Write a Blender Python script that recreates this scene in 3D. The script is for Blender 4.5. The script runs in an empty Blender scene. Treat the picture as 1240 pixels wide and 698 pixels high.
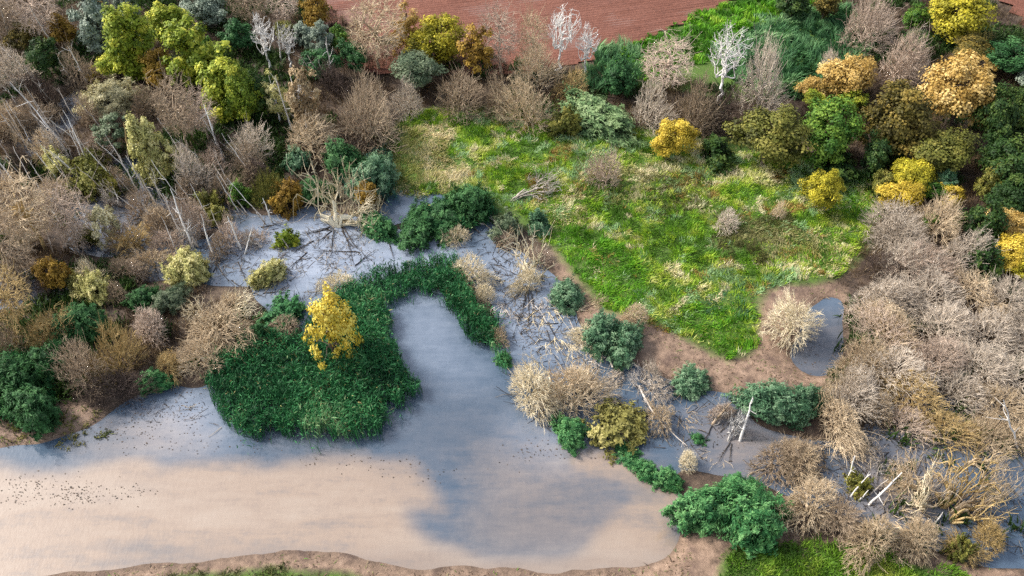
import bpy, math, random
import numpy as np
rad = math.radians
SC = bpy.context.scene
COL = SC.collection

# ------------------------------------------------------------------ camera, sky, sun, exposure
CAM_H, PITCH, FOC = 60.0, rad(45), 1032.0          # drone height, downward tilt, focal length in photo pixels
cam_data = bpy.data.cameras.new('camera')
cam_data.sensor_width = 36.0
cam_data.lens = 36.0 * FOC / 1240.0
cam_data.clip_end = 6000.0
cam = bpy.data.objects.new('camera', cam_data)
cam.location = (0, 0, CAM_H)
cam.rotation_euler = (rad(90) - PITCH, 0, 0)
COL.objects.link(cam)
SC.camera = cam

SUN_EL, SUN_AZ = rad(44), rad(-72)                  # azimuth from +Y, clockwise towards +X
world = bpy.data.worlds.new('World'); SC.world = world
world.use_nodes = True
wn = world.node_tree.nodes; wl = world.node_tree.links
wn.clear()
sky = wn.new('ShaderNodeTexSky'); sky.sky_type = 'NISHITA'; sky.sun_disc = False
sky.sun_elevation = SUN_EL; sky.sun_rotation = SUN_AZ
sky.air_density = 1.0; sky.dust_density = 3.0; sky.ozone_density = 1.0
bg = wn.new('ShaderNodeBackground'); bg.inputs['Strength'].default_value = 0.088
wo = wn.new('ShaderNodeOutputWorld')
hs = wn.new('ShaderNodeHueSaturation'); hs.inputs['Saturation'].default_value = .55      # thin overcast: the blue is veiled
wl.new(sky.outputs['Color'], hs.inputs['Color']); wl.new(hs.outputs['Color'], bg.inputs['Color']); wl.new(bg.outputs['Background'], wo.inputs['Surface'])

sun_data = bpy.data.lights.new('sun', 'SUN')
sun_data.energy = 1.5; sun_data.angle = rad(10); sun_data.color = (1.0, 0.93, 0.84)
sun = bpy.data.objects.new('sun', sun_data); COL.objects.link(sun)
sx, sy, sz = math.sin(SUN_AZ) * math.cos(SUN_EL), math.cos(SUN_AZ) * math.cos(SUN_EL), math.sin(SUN_EL)
from mathutils import Vector
sun.rotation_euler = Vector((sx, sy, sz)).to_track_quat('Z', 'Y').to_euler()
sun.location = (-60, 60, 90)

SC.view_settings.view_transform = 'Standard'; SC.view_settings.look = 'None'
SC.view_settings.gamma = 1.0; SC.view_settings.use_curve_mapping = False
SC.view_settings.exposure = 1.72
SC.cycles.max_bounces = 5; SC.cycles.diffuse_bounces = 3; SC.cycles.glossy_bounces = 2
SC.cycles.transmission_bounces = 2; SC.cycles.transparent_max_bounces = 4
SC.cycles.use_denoising = False

# ------------------------------------------------------------------ helpers
rng = np.random.default_rng(11)
cP, sP = math.cos(PITCH), math.sin(PITCH)

def unproj(u, v, z=0.0):
    """point of the ray through photo pixel (u, v) at height z"""
    x = (np.asarray(u, float) - 620) / FOC; y = (349 - np.asarray(v, float)) / FOC
    dz = -sP + y * cP; t = (z - CAM_H) / dz
    return np.stack([x * t, (cP + y * sP) * t, np.zeros_like(t) + z], -1)

def depth_of(p):
    return p[1] * cP - (p[2] - CAM_H) * sP

TAB = np.random.default_rng(5).random((256, 256))
def vnoise(x, y, scale, seed=0):
    x = np.asarray(x) / scale + seed * 17.31 + 500; y = np.asarray(y) / scale + seed * 7.77 + 500
    xi = np.floor(x).astype(int); yi = np.floor(y).astype(int)
    fx = x - xi; fy = y - yi; fx = fx * fx * (3 - 2 * fx); fy = fy * fy * (3 - 2 * fy)
    g = lambda a, b: TAB[a & 255, b & 255]
    return (g(xi, yi) * (1 - fx) + g(xi + 1, yi) * fx) * (1 - fy) + (g(xi, yi + 1) * (1 - fx) + g(xi + 1, yi + 1) * fx) * fy
def fnoise(x, y, scale, seed=0, oct=3):
    s = 0; a = 1; t = 0
    for k in range(oct):
        s = s + a * vnoise(x, y, scale / 2 ** k, seed + k * 3); t += a; a *= .55
    return s / t
def sstep(a, b, x):
    t = np.clip((x - a) / (b - a), 0, 1); return t * t * (3 - 2 * t)

def in_poly(poly, x, y):
    inside = np.zeros(np.shape(x), bool); n = len(poly)
    for i in range(n):
        x0, y0 = poly[i][0], poly[i][1]; x1, y1 = poly[(i + 1) % n][0], poly[(i + 1) % n][1]
        if y0 == y1: continue
        c = ((y0 > y) != (y1 > y)) & (x < (x1 - x0) * (y - y0) / (y1 - y0) + x0)
        inside ^= c
    return inside
def gpoly(px, z=0.0):
    px = np.array(px, float); return unproj(px[:, 0], px[:, 1], z)[:, :2]

def mesh_np(name, V, faces, attr=None, smooth=False):
    """faces: list of (n,k) index arrays; attr: (name, type, per-face array)"""
    me = bpy.data.meshes.new(name)
    V = np.asarray(V, np.float32)
    me.vertices.add(len(V)); me.vertices.foreach_set('co', V.ravel())
    loops = np.concatenate([f.ravel() for f in faces]).astype(np.int32)
    tot = np.concatenate([np.full(len(f), f.shape[1], np.int32) for f in faces])
    st = np.concatenate([[0], np.cumsum(tot)[:-1]]).astype(np.int32)
    me.loops.add(len(loops)); me.loops.foreach_set('vertex_index', loops)
    me.polygons.add(len(tot)); me.polygons.foreach_set('loop_start', st)
    me.update(calc_edges=True)
    if smooth: me.polygons.foreach_set('use_smooth', np.ones(len(tot), bool))
    if attr:
        for (an, ty, data) in (attr if isinstance(attr, list) else [attr]):
            dom = 'FACE' if len(data) == len(tot) else 'POINT'
            a = me.attributes.new(an, ty, dom)
            data = np.asarray(data, np.float32)
            if ty == 'FLOAT_COLOR':
                if data.shape[1] == 3: data = np.concatenate([data, np.ones((len(data), 1), np.float32)], 1)
                a.data.foreach_set('color', data.ravel())
            else:
                a.data.foreach_set('value', data.ravel())
    return me

def link(name, me, parent=None, mat=None):
    o = bpy.data.objects.new(name, me); COL.objects.link(o)
    if parent is not None: o.parent = parent
    if mat is not None:
        if me.materials: o.material_slots[0].link = 'OBJECT'; o.material_slots[0].material = mat
        else: me.materials.append(None); o.material_slots[0].link = 'OBJECT'; o.material_slots[0].material = mat
    return o
def tag(o, label=None, cat=None, group=None, kind=None):
    if label: o['label'] = label
    if cat: o['category'] = cat
    if group: o['group'] = group
    if kind: o['kind'] = kind
    return o

def tubes(P0, P1, r0, r1, k=3):
    """k-sided tapered prisms for many segments at once"""
    P0 = np.asarray(P0, float); P1 = np.asarray(P1, float)
    r0 = np.broadcast_to(np.asarray(r0, float), (len(P0),)); r1 = np.broadcast_to(np.asarray(r1, float), (len(P0),))
    d = P1 - P0; d = d / (np.linalg.norm(d, axis=1, keepdims=True) + 1e-9)
    ref = np.where(np.abs(d[:, 2:3]) > .9, np.array([[1., 0, 0]]), np.array([[0, 0, 1.]]))
    a = np.cross(d, ref); a /= np.linalg.norm(a, axis=1, keepdims=True) + 1e-9
    b = np.cross(d, a)
    ang = np.arange(k) * 2 * np.pi / k
    ring = np.cos(ang)[None, :, None] * a[:, None] + np.sin(ang)[None, :, None] * b[:, None]
    V = np.concatenate([P0[:, None] + ring * r0[:, None, None], P1[:, None] + ring * r1[:, None, None]], 1)
    n = len(P0); base = np.arange(n)[:, None] * 2 * k
    i = np.arange(k); j = (i + 1) % k
    F = np.stack([base + i, base + j, base + k + j, base + k + i], -1).reshape(-1, 4)
    return V.reshape(-1, 3), F

class Geo:
    def __init__(s): s.V = []; s.F = {}; s.n = 0; s.T = {}
    def add(s, V, F, tone=None):
        k = F.shape[1]
        s.V.append(V); s.F.setdefault(k, []).append(F + s.n)
        t = np.full(len(F), .5) if tone is None else np.asarray(tone)
        s.T.setdefault(k, []).append(t); s.n += len(V)
    def mesh(s, name, smooth=False):
        ks = sorted(s.F)
        fs = [np.concatenate(s.F[k]) for k in ks]
        ts = np.concatenate([np.concatenate(s.T[k]) for k in ks])
        if ts.ndim == 2: at = ('col', 'FLOAT_COLOR', ts)
        else: at = ('tone', 'FLOAT', ts)
        return mesh_np(name, np.concatenate(s.V), fs, at, smooth)

# ------------------------------------------------------------------ materials
def nodes_of(name):
    m = bpy.data.materials.new(name); m.use_nodes = True
    nt = m.node_tree; nt.nodes.clear()
    out = nt.nodes.new('ShaderNodeOutputMaterial')
    return m, nt, out
def ramp(nt, fac, stops):
    r = nt.nodes.new('ShaderNodeValToRGB')
    els = r.color_ramp.elements
    while len(els) < len(stops): els.new(.5)
    for e, (p, c) in zip(els, stops): e.position = p; e.color = (*c, 1)
    nt.links.new(fac, r.inputs['Fac']); return r.outputs['Color']
def mathn(nt, op, a, b):
    n = nt.nodes.new('ShaderNodeMath'); n.operation = op
    for i, x in enumerate((a, b)):
        if isinstance(x, (int, float)): n.inputs[i].default_value = x
        else: nt.links.new(x, n.inputs[i])
    return n.outputs[0]
def noise(nt, scale, detail=3, coord=None, rough=.55):
    n = nt.nodes.new('ShaderNodeTexNoise'); n.inputs['Scale'].default_value = scale
    n.inputs['Detail'].default_value = detail; n.inputs['Roughness'].default_value = rough
    if coord is not None: nt.links.new(coord, n.inputs['Vector'])
    return n.outputs['Fac']
MATS = {}
def leaf_mat(key, dark, mid, light, trans=.22):
    """dull to bright leaf colour by a per-leaf random tone, a clump tone and a per-plant shift"""
    if key in MATS: return MATS[key]
    m, nt, out = nodes_of(key)
    at = nt.nodes.new('ShaderNodeAttribute'); at.attribute_name = 'tone'
    oi = nt.nodes.new('ShaderNodeObjectInfo')
    t = mathn(nt, 'ADD', at.outputs['Fac'], mathn(nt, 'MULTIPLY', mathn(nt, 'SUBTRACT', oi.outputs['Random'], .5), .22))
    tc = nt.nodes.new('ShaderNodeTexCoord')
    t = mathn(nt, 'ADD', t, mathn(nt, 'MULTIPLY', mathn(nt, 'SUBTRACT', noise(nt, .7, 2, tc.outputs['Object']), .5), .75))
    c = ramp(nt, t, [(0.0, dark), (.5, mid), (1.0, light)])
    p = nt.nodes.new('ShaderNodeBsdfPrincipled'); p.inputs['Roughness'].default_value = .6
    p.inputs['Specular IOR Level'].default_value = .25
    nt.links.new(c, p.inputs['Base Color'])
    tr = nt.nodes.new('ShaderNodeBsdfTranslucent'); nt.links.new(c, tr.inputs['Color'])
    mx = nt.nodes.new('ShaderNodeMixShader'); mx.inputs['Fac'].default_value = trans
    nt.links.new(p.outputs[0], mx.inputs[1]); nt.links.new(tr.outputs[0], mx.inputs[2])
    nt.links.new(mx.outputs[0], out.inputs['Surface'])
    MATS[key] = m; return m
def bark_mat(key, a, b, scale=3.0):
    if key in MATS: return MATS[key]
    m, nt, out = nodes_of(key)
    tc = nt.nodes.new('ShaderNodeTexCoord')
    f = noise(nt, scale, 4, tc.outputs['Object'])
    at = nt.nodes.new('ShaderNodeAttribute'); at.attribute_name = 'tone'
    oi = nt.nodes.new('ShaderNodeObjectInfo')
    f2 = mathn(nt, 'ADD', mathn(nt, 'MULTIPLY', f, .6), mathn(nt, 'MULTIPLY', at.outputs['Fac'], .4))
    f2 = mathn(nt, 'ADD', f2, mathn(nt, 'MULTIPLY', mathn(nt, 'SUBTRACT', oi.outputs['Random'], .5), .3))
    c = ramp(nt, f2, [(.25, a), (.75, b)])
    p = nt.nodes.new('ShaderNodeBsdfPrincipled'); p.inputs['Roughness'].default_value = .85
    p.inputs['Specular IOR Level'].default_value = .2
    nt.links.new(c, p.inputs['Base Color']); nt.links.new(p.outputs[0], out.inputs['Surface'])
    MATS[key] = m; return m
def blade_mat():
    m, nt, out = nodes_of('grass_blade')
    at = nt.nodes.new('ShaderNodeAttribute'); at.attribute_name = 'col'
    p = nt.nodes.new('ShaderNodeBsdfPrincipled'); p.inputs['Roughness'].default_value = .6
    p.inputs['Specular IOR Level'].default_value = .25
    nt.links.new(at.outputs['Color'], p.inputs['Base Color'])
    tr = nt.nodes.new('ShaderNodeBsdfTranslucent'); nt.links.new(at.outputs['Color'], tr.inputs['Color'])
    mx = nt.nodes.new('ShaderNodeMixShader'); mx.inputs['Fac'].default_value = .25
    nt.links.new(p.outputs[0], mx.inputs[1]); nt.links.new(tr.outputs[0], mx.inputs[2])
    nt.links.new(mx.outputs[0], out.inputs['Surface']); return m
BLADE = blade_mat()

# leaf colours (dull, typical, bright)
LC = {
 'yellowgreen': ((0.08, 0.13, 0.01), (0.26, 0.33, 0.025), (0.66, 0.64, 0.08)),
 'maple': ((0.1, 0.1, 0.01), (0.33, 0.3, 0.018), (0.66, 0.56, 0.05)),
 'lemon': ((0.28, 0.2, 0.015), (0.6, 0.46, 0.045), (0.86, 0.72, 0.16)),
 'sage': ((.05, .10, .04), (.14, .24, .09), (.32, .42, .20)),
 'strawolive': ((.12, .11, .03), (.28, .26, .07), (.50, .44, .17)),
 'limegreen':  ((.06, .12, .01), (.20, .27, .02), (.42, .42, .04)),
 'yellow': ((0.22, 0.16, 0.015), (0.52, 0.38, 0.035), (0.8, 0.62, 0.1)),
 'gold': ((0.24, 0.14, 0.025), (0.5, 0.33, 0.085), (0.74, 0.55, 0.22)),
 'ochre':      ((.14, .08, .012), (.30, .18, .025), (.46, .30, .05)),
 'bronze':     ((.04, .035, .008), (.10, .085, .015), (.28, .20, .04)),
 'olive':      ((.05, .055, .010), (.14, .15, .025), (.30, .27, .06)),
 'midgreen':   ((.02, .07, .008), (.07, .17, .02), (.20, .32, .04)),
 'darkgreen':  ((.012, .035, .008), (.03, .075, .014), (.09, .14, .025)),
 'forest': ((0.014, 0.05, 0.014), (0.032, 0.115, 0.032), (0.09, 0.22, 0.07)),
 'teal': ((0.03, 0.085, 0.04), (0.085, 0.195, 0.095), (0.25, 0.38, 0.22)),
 'emerald': ((0.014, 0.065, 0.02), (0.045, 0.18, 0.055), (0.17, 0.37, 0.13)),
 'silver':     ((.10, .14, .10), (.22, .28, .21), (.42, .48, .38)),
 'cream':      ((.26, .24, .13), (.50, .46, .26), (.74, .68, .44)),
 'paleyellow': ((.24, .24, .07), (.48, .46, .16), (.72, .66, .32)),
 'greengrey':  ((.06, .10, .05), (.15, .20, .11), (.28, .32, .20)),
 'greyleaf':   ((.20, .17, .14), (.36, .31, .27), (.54, .48, .43)),
 'tanleaf':    ((.18, .12, .06), (.36, .26, .14), (.55, .43, .26)),
}
BC = {
 'bark':      ((.05, .038, .028), (.16, .125, .095)),
 'greytwig': ((0.34, 0.285, 0.225), (0.72, 0.62, 0.5)),
 'pinktwig': ((0.33, 0.25, 0.19), (0.66, 0.53, 0.42)),
 'browntwig': ((0.21, 0.155, 0.1), (0.48, 0.375, 0.265)),
 'darktwig':  ((.05, .035, .028), (.15, .11, .09)),
 'tantwig': ((0.36, 0.27, 0.165), (0.72, 0.58, 0.4)),
 'strawtwig': ((0.5, 0.41, 0.25), (0.88, 0.78, 0.57)),
 'ochretwig': ((0.3, 0.21, 0.08), (0.62, 0.46, 0.22)),
 'whitebark': ((.55, .52, .48), (.88, .86, .82)),
 'wetwood':   ((.02, .017, .015), (.07, .058, .05)),
 'palewood':  ((.36, .31, .26), (.68, .62, .55)),
}
def LM(k): return leaf_mat('leaf_' + k, *LC[k])
def BM(k): return bark_mat('bark_' + k, *BC[k])
# ------------------------------------------------------------------ water and land outlines (traced on the ground plane)
STEP = .5
GX = np.arange(-92, 92.01, STEP); GY = np.arange(18, 150.01, STEP)
XX, YY = np.meshgrid(GX, GY)
wob = 1.1
XW = XX + (fnoise(XX, YY, 4, 1) - .5) * 2 * wob; YW = YY + (fnoise(XX, YY, 4, 2) - .5) * 2 * wob
def boxblur(a, r):
    k = 2 * r + 1
    for ax in (0, 1):
        pad = [(0, 0), (0, 0)]; pad[ax] = (r + 1, r)
        c = np.cumsum(np.pad(a, pad, mode='edge'), axis=ax)
        a = (np.take(c, range(k, c.shape[ax]), ax) - np.take(c, range(0, c.shape[ax] - k), ax)) / k
    return a
def blur(a, r): return boxblur(boxblur(a.astype(float), r), r)
def pmask(px, z=0.0, wobble=True):
    g = gpoly(px, z); return in_poly(g, XW if wobble else XX, YW if wobble else YY)
def gsample(A, x, y):
    fx = np.clip((np.asarray(x) - GX[0]) / STEP, 0, len(GX) - 1.001); fy = np.clip((np.asarray(y) - GY[0]) / STEP, 0, len(GY) - 1.001)
    i = fx.astype(int); j = fy.astype(int); a = fx - i; b = fy - j
    return (A[j, i] * (1 - a) + A[j, i + 1] * a) * (1 - b) + (A[j + 1, i] * (1 - a) + A[j + 1, i + 1] * a) * b

POND = [(-160, 552), (-60, 545), (0, 541), (60, 540), (110, 520), (150, 488), (190, 466), (250, 470), (270, 440), (380, 400), (430, 360), (480, 345), (530, 340), (575, 400),
        (612, 430), (640, 480), (690, 520), (740, 530), (800, 560), (830, 590), (828, 630), (835, 655), (820, 680), (790, 694), (705, 684),
        (640, 687), (560, 682), (500, 687), (440, 677), (385, 669), (320, 673), (250, 676), (180, 684), (90, 690), (20, 702), (-160, 730)]
CHANNEL = [(150, 300), (200, 262), (250, 248), (330, 262), (372, 250), (440, 262), (470, 284), (545, 268), (600, 268), (622, 300), (650, 318), (690, 345), (700, 375),
           (716, 410), (758, 438), (795, 452), (830, 462), (862, 470), (900, 480), (905, 520), (960, 530), (1040, 530), (1060, 500), (1110, 490), (1180, 478), (1260, 510),
           (1400, 600), (1420, 740), (1240, 692), (1190, 686), (1120, 664), (1060, 640), (1020, 625), (960, 600), (900, 575), (850, 570), (800, 552), (745, 520), (690, 500), (640, 470), (610, 420), (600, 370),
           (560, 330), (480, 330), (430, 355), (380, 395), (330, 385), (290, 350), (230, 340), (170, 345)]
UPPOOL = [(464, 236), (500, 229), (545, 236), (540, 252), (520, 262), (470, 270), (452, 262)]
SMALLPOOL = [(958, 425), (975, 400), (985, 366), (1006, 356), (1024, 362), (1028, 400), (1020, 440), (1002, 458), (975, 456), (955, 446)]
SWAMP = [(18, 150), (45, 110), (95, 95), (112, 108), (112, 160), (150, 170), (178, 178), (186, 210), (230, 226), (300, 236), (300, 262), (180, 290), (130, 320), (90, 300), (75, 262), (40, 225)]
FLOODWOOD = [(-70, 330), (30, 330), (110, 310), (130, 345), (60, 372), (-60, 380)]
land = np.ones_like(XX, bool)
for P in (POND, UPPOOL, SMALLPOOL): land &= ~pmask(P)
for P in (SWAMP, FLOODWOOD): land &= ~(pmask(P) & (fnoise(XX, YY, 5.5, 41) > .445))     # broken puddles among the roots
land &= ~(pmask(CHANNEL) & ((fnoise(XX, YY, 4.5, 43) > .42) | (XX > unproj(340, 300)[0])))
land_f = blur(land, 2)
GRASSP = [(470, 240), (468, 170), (500, 135), (640, 130), (690, 150), (800, 160), (900, 175), (975, 200), (1060, 210), (1075, 250), (1050, 300), (1020, 340), (940, 350),
          (915, 365), (918, 425), (885, 440), (845, 425), (800, 400), (770, 385), (735, 385), (690, 325), (650, 290), (600, 255), (540, 240)]
MUDS = [[(648, 296), (672, 292), (700, 322), (748, 362), (800, 398), (850, 426), (888, 440), (916, 428), (912, 392), (900, 362), (940, 350), (1024, 345), (1030, 380), (1000, 470), (900, 480), (800, 468), (740, 420), (700, 378)],
        [(-40, 520), (10, 498), (60, 490), (120, 500), (170, 512), (140, 545), (60, 552), (-60, 552)],
        [(820, 655), (880, 650), (1000, 650), (1100, 672), (1260, 700), (1260, 760), (780, 760), (800, 690)],
        [(-40, 700), (90, 676), (180, 670), (330, 656), (480, 664), (720, 668), (830, 672), (860, 800), (-100, 800)],
        [(590, 235), (640, 228), (650, 262), (612, 268)], [(505, 228), (560, 228), (560, 236), (505, 236)]]
GRASS2 = [[(878, 672), (1000, 662), (1080, 678), (1160, 692), (1190, 720), (1190, 790), (860, 790)], [(190, 702), (240, 693), (420, 693), (450, 702), (440, 760), (160, 770)]]
VERGE = [(735, 72), (800, 44), (910, -4), (1040, -60), (1100, -60), (1010, 20), (1035, 60), (1000, 110), (900, 130), (780, 110), (700, 105)]
FIELD1 = [(372, 0), (424, 92), (640, 92), (745, 68), (800, 43), (910, -6), (1010, -52), (900, -140), (230, -140)]
FIELD2 = [(1192, -12), (1250, 44), (1400, 130), (1700, 60), (1300, -120), (1120, -110)]

def bm(px, r=2, z=0.0): return blur(pmask(px, z), r)
mud_f = np.clip(sum(bm(p, 2) for p in MUDS), 0, 1)
mud_f *= 1 - np.clip(sum(bm(p, 2, .3) for p in GRASS2), 0, 1)
grass_f = np.clip(bm(GRASSP, 3, .2) + sum(bm(p, 2, .3) for p in GRASS2) + bm(VERGE, 3), 0, 1)
field_f = np.clip(bm(FIELD1, 2) + bm(FIELD2, 2), 0, 1)
hump = fnoise(XX, YY, 5, 9) - .5
HT = (land_f - .5) * 1.1 + (fnoise(XX, YY, 2.2, 3) - .5) * .18 + np.where(land_f > .7, hump * .5 * grass_f, 0)
low = (blur(land, 6) - .5) * .55 + (land_f - .5) * .12 + (fnoise(XX, YY, 2.2, 3) - .5) * .10      # the near shore shelves gently
wlow = sstep(44, 36, YY) * sstep(14, 8, XX); HT = HT * (1 - wlow) + low * wlow
far = sstep(70, 110, YY); HT = HT + far * .5 * land_f
HT = np.where((land_f > .98) & (YY > 44), np.maximum(HT, .22), HT)
def ground_z(x, y): return gsample(HT, x, y)

# ground: fine sheet in view, growing cells out to the horizon
def grow(edge, sgn, n=22):
    s = STEP; out = []; p = edge
    for k in range(n):
        s *= 1.55; p += sgn * s; out.append(p)
    return out
ax_ = np.array(grow(GX[0], -1, 17)[::-1] + list(GX) + grow(GX[-1], 1, 17))
ay_ = np.array(grow(GY[0], -1, 17)[::-1] + list(GY) + grow(GY[-1], 1, 17))
AX, AY = np.meshgrid(ax_, ay_)
cx = np.clip(AX, GX[0], GX[-1]); cy = np.clip(AY, GY[0], GY[-1])
AZ = gsample(HT, cx, cy)
nx, ny = len(ax_), len(ay_)
idx = np.arange(nx * ny).reshape(ny, nx)
Q = np.stack([idx[:-1, :-1], idx[:-1, 1:], idx[1:, 1:], idx[1:, :-1]], -1).reshape(-1, 4)
gm = mesh_np('ground', np.stack([AX, AY, AZ], -1).reshape(-1, 3), [Q],
    [('mask', 'FLOAT_COLOR', np.stack([gsample(mud_f, cx, cy), gsample(grass_f, cx, cy), gsample(field_f, cx, cy)], -1).reshape(-1, 3))], True)
def ground_mat():
    m, nt, out = nodes_of('wet_ground')
    g = nt.nodes.new('ShaderNodeNewGeometry'); pos = g.outputs['Position']
    at = nt.nodes.new('ShaderNodeAttribute'); at.attribute_name = 'mask'
    sp = nt.nodes.new('ShaderNodeSeparateColor'); nt.links.new(at.outputs['Color'], sp.inputs[0])
    n1 = noise(nt, 1.2, 6, pos, .65); n2 = noise(nt, .25, 4, pos); n3 = noise(nt, 6, 4, pos, .7)
    litter = ramp(nt, n1, [(.3, (.022, .015, .010)), (.5, (.065, .042, .028)), (.7, (.12, .085, .055))])
    mud = ramp(nt, n1, [(.25, (.085, .055, .037)), (.42, (.18, .120, .082)), (.58, (.26, .175, .122)), (.75, (.37, .265, .19))])
    wet = nt.nodes.new('ShaderNodeMix'); wet.data_type = 'RGBA'; wet.inputs[7].default_value = (.085, .052, .040, 1)
    wr = nt.nodes.new('ShaderNodeMapRange'); wr.inputs[1].default_value = .50; wr.inputs[2].default_value = .66; wr.inputs[4].default_value = .8
    nt.links.new(noise(nt, .55, 5, pos, .65), wr.inputs[0]); nt.links.new(wr.outputs[0], wet.inputs[0]); nt.links.new(mud, wet.inputs[6]); mud = wet.outputs[2]
    grass = ramp(nt, n3, [(.3, (.035, .065, .008)), (.6, (.08, .15, .015)), (.8, (.15, .20, .03))])
    soil = ramp(nt, n1, [(.3, (.12, .055, .040)), (.7, (.20, .10, .075))])
    def mix(f, a, b):
        mn = nt.nodes.new('ShaderNodeMix'); mn.data_type = 'RGBA'
        nt.links.new(f, mn.inputs[0]); nt.links.new(a, mn.inputs[6]); nt.links.new(b, mn.inputs[7]); return mn.outputs[2]
    def sharpen(s, k=.5):
        mr = nt.nodes.new('ShaderNodeMapRange'); mr.inputs[1].default_value = .35; mr.inputs[2].default_value = .65
        nt.links.new(mathn(nt, 'ADD', s, mathn(nt, 'MULTIPLY', mathn(nt, 'SUBTRACT', n1, .5), k)), mr.inputs[0]); return mr.outputs[0]
    c = mix(sharpen(sp.outputs[0]), litter, mud)
    c = mix(sharpen(sp.outputs[1]), c, grass)
    c = mix(sharpen(sp.outputs[2], .1), c, soil)
    # wet margin: soil close to the water level is soaked and darker
    sz = nt.nodes.new('ShaderNodeSeparateXYZ'); nt.links.new(pos, sz.inputs[0])
    mr = nt.nodes.new('ShaderNodeMapRange'); mr.inputs[1].default_value = .0; mr.inputs[2].default_value = .13
    mr.inputs[3].default_value = .66; mr.inputs[4].default_value = 1.0
    nt.links.new(sz.outputs[2], mr.inputs[0])
    vm = nt.nodes.new('ShaderNodeVectorMath'); vm.operation = 'SCALE'
    nt.links.new(c, vm.inputs[0]); nt.links.new(mr.outputs[0], vm.inputs['Scale'])
    p = nt.nodes.new('ShaderNodeBsdfPrincipled'); p.inputs['Roughness'].default_value = .85
    nt.links.new(vm.outputs[0], p.inputs['Base Color'])
    bp = nt.nodes.new('ShaderNodeBump'); bp.inputs['Strength'].default_value = .6; bp.inputs['Distance'].default_value = .12
    nt.links.new(n3, bp.inputs['Height']); nt.links.new(bp.outputs[0], p.inputs['Normal'])
    nt.links.new(p.outputs[0], out.inputs['Surface']); return m
ground = link('ground', gm, None, ground_mat()); tag(ground, kind='structure')

# ploughed field: furrows as real ridges
def field(name, px, ang, x0, x1, y0, y1, label):
    sp = .16; ca, sa = math.cos(ang), math.sin(ang)
    s = np.arange(x0, x1, 2.2); t = np.arange(y0, y1, sp)          # s along the rows, t across them
    S, T = np.meshgrid(s, t)
    X = S * ca - T * sa; Y = S * sa + T * ca
    Z = gsample(HT, np.clip(X, GX[0], GX[-1]), np.clip(Y, GY[0], GY[-1])) * 0 + 1.12
    Z = Z + .05 * np.sin(T * 2 * np.pi / .64) + (rng.random(Z.shape) - .5) * .10 + (fnoise(X, Y, 9, 4) - .5) * .5 + .06 * np.sin(T * 2 * np.pi / 9.0)
    g = gpoly(px, 1.1)
    ins = in_poly(g, X, Y)
    keep = ins[:-1, :-1] & ins[1:, :-1] & ins[:-1, 1:] & ins[1:, 1:]
    n0, n1 = S.shape; ii = np.arange(n0 * n1).reshape(n0, n1)
    q = np.stack([ii[:-1, :-1], ii[:-1, 1:], ii[1:, 1:], ii[1:, :-1]], -1)[keep]
    used = np.unique(q); remap = np.zeros(n0 * n1, int); remap[used] = np.arange(len(used))
    V = np.stack([X, Y, Z], -1).reshape(-1, 3)[used]
    o = link(name, mesh_np(name, V, [remap[q]], None, True), None, SOIL); tag(o, kind='structure'); return o
def soil_mat():
    m, nt, out = nodes_of('ploughed_soil')
    g = nt.nodes.new('ShaderNodeNewGeometry'); pos = g.outputs['Position']
    n1 = noise(nt, 2.2, 6, pos, .7); n2 = noise(nt, .09, 4, pos)
    c = ramp(nt, mathn(nt, 'ADD', mathn(nt, 'MULTIPLY', n1, .6), mathn(nt, 'MULTIPLY', n2, .4)), [(.3, (.095, .034, .021)), (.5, (.16, .060, .038)), (.72, (.235, .102, .068))])
    p = nt.nodes.new('ShaderNodeBsdfPrincipled'); p.inputs['Roughness'].default_value = .95
    nt.links.new(c, p.inputs['Base Color'])
    bp = nt.nodes.new('ShaderNodeBump'); bp.inputs['Strength'].default_value = .7; bp.inputs['Distance'].default_value = .15
    nt.links.new(noise(nt, 5, 5, pos, .7), bp.inputs['Height']); nt.links.new(bp.outputs[0], p.inputs['Normal'])
    nt.links.new(p.outputs[0], out.inputs['Surface']); return m
SOIL = soil_mat()
field('ploughed_field', FIELD1, rad(14), -110, 140, 60, 235, None)
field('ploughed_field', FIELD2, rad(-38), -120, 140, 90, 230, None)

# water: one level sheet; silt is its own colour, blue and pale tones paint in sky reflection
WS = .5
wxs = np.arange(-90, 90.01, WS); wys = np.arange(18, 118.01, WS)
WX, WY = np.meshgrid(wxs, wys)
def wm(px, r): 
    g = gpoly(px); a = in_poly(g, WX + (fnoise(WX * .5, WY, 5, 21, 4) - .5) * 6, WY + (fnoise(WX * .5, WY, 5, 22, 4) - .5) * 4); return blur(a, r)
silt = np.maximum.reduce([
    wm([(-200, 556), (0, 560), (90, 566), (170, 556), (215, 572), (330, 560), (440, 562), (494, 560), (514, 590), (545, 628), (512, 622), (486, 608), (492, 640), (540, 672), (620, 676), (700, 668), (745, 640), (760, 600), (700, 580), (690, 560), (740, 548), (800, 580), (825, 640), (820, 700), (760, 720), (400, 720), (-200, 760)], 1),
    .5 * wm([(560, 560), (640, 540), (760, 560), (830, 620), (820, 700), (560, 690), (520, 650), (600, 610)], 4), .55 * wm([(90, 520), (150, 500), (190, 512), (260, 545), (280, 566), (160, 560), (60, 548)], 3), .8 * wm([(830, 520), (900, 500), (960, 545), (940, 580), (840, 570)], 4), .55 * wm([(1010, 560), (1100, 545), (1160, 600), (1060, 640)], 4)])
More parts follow.
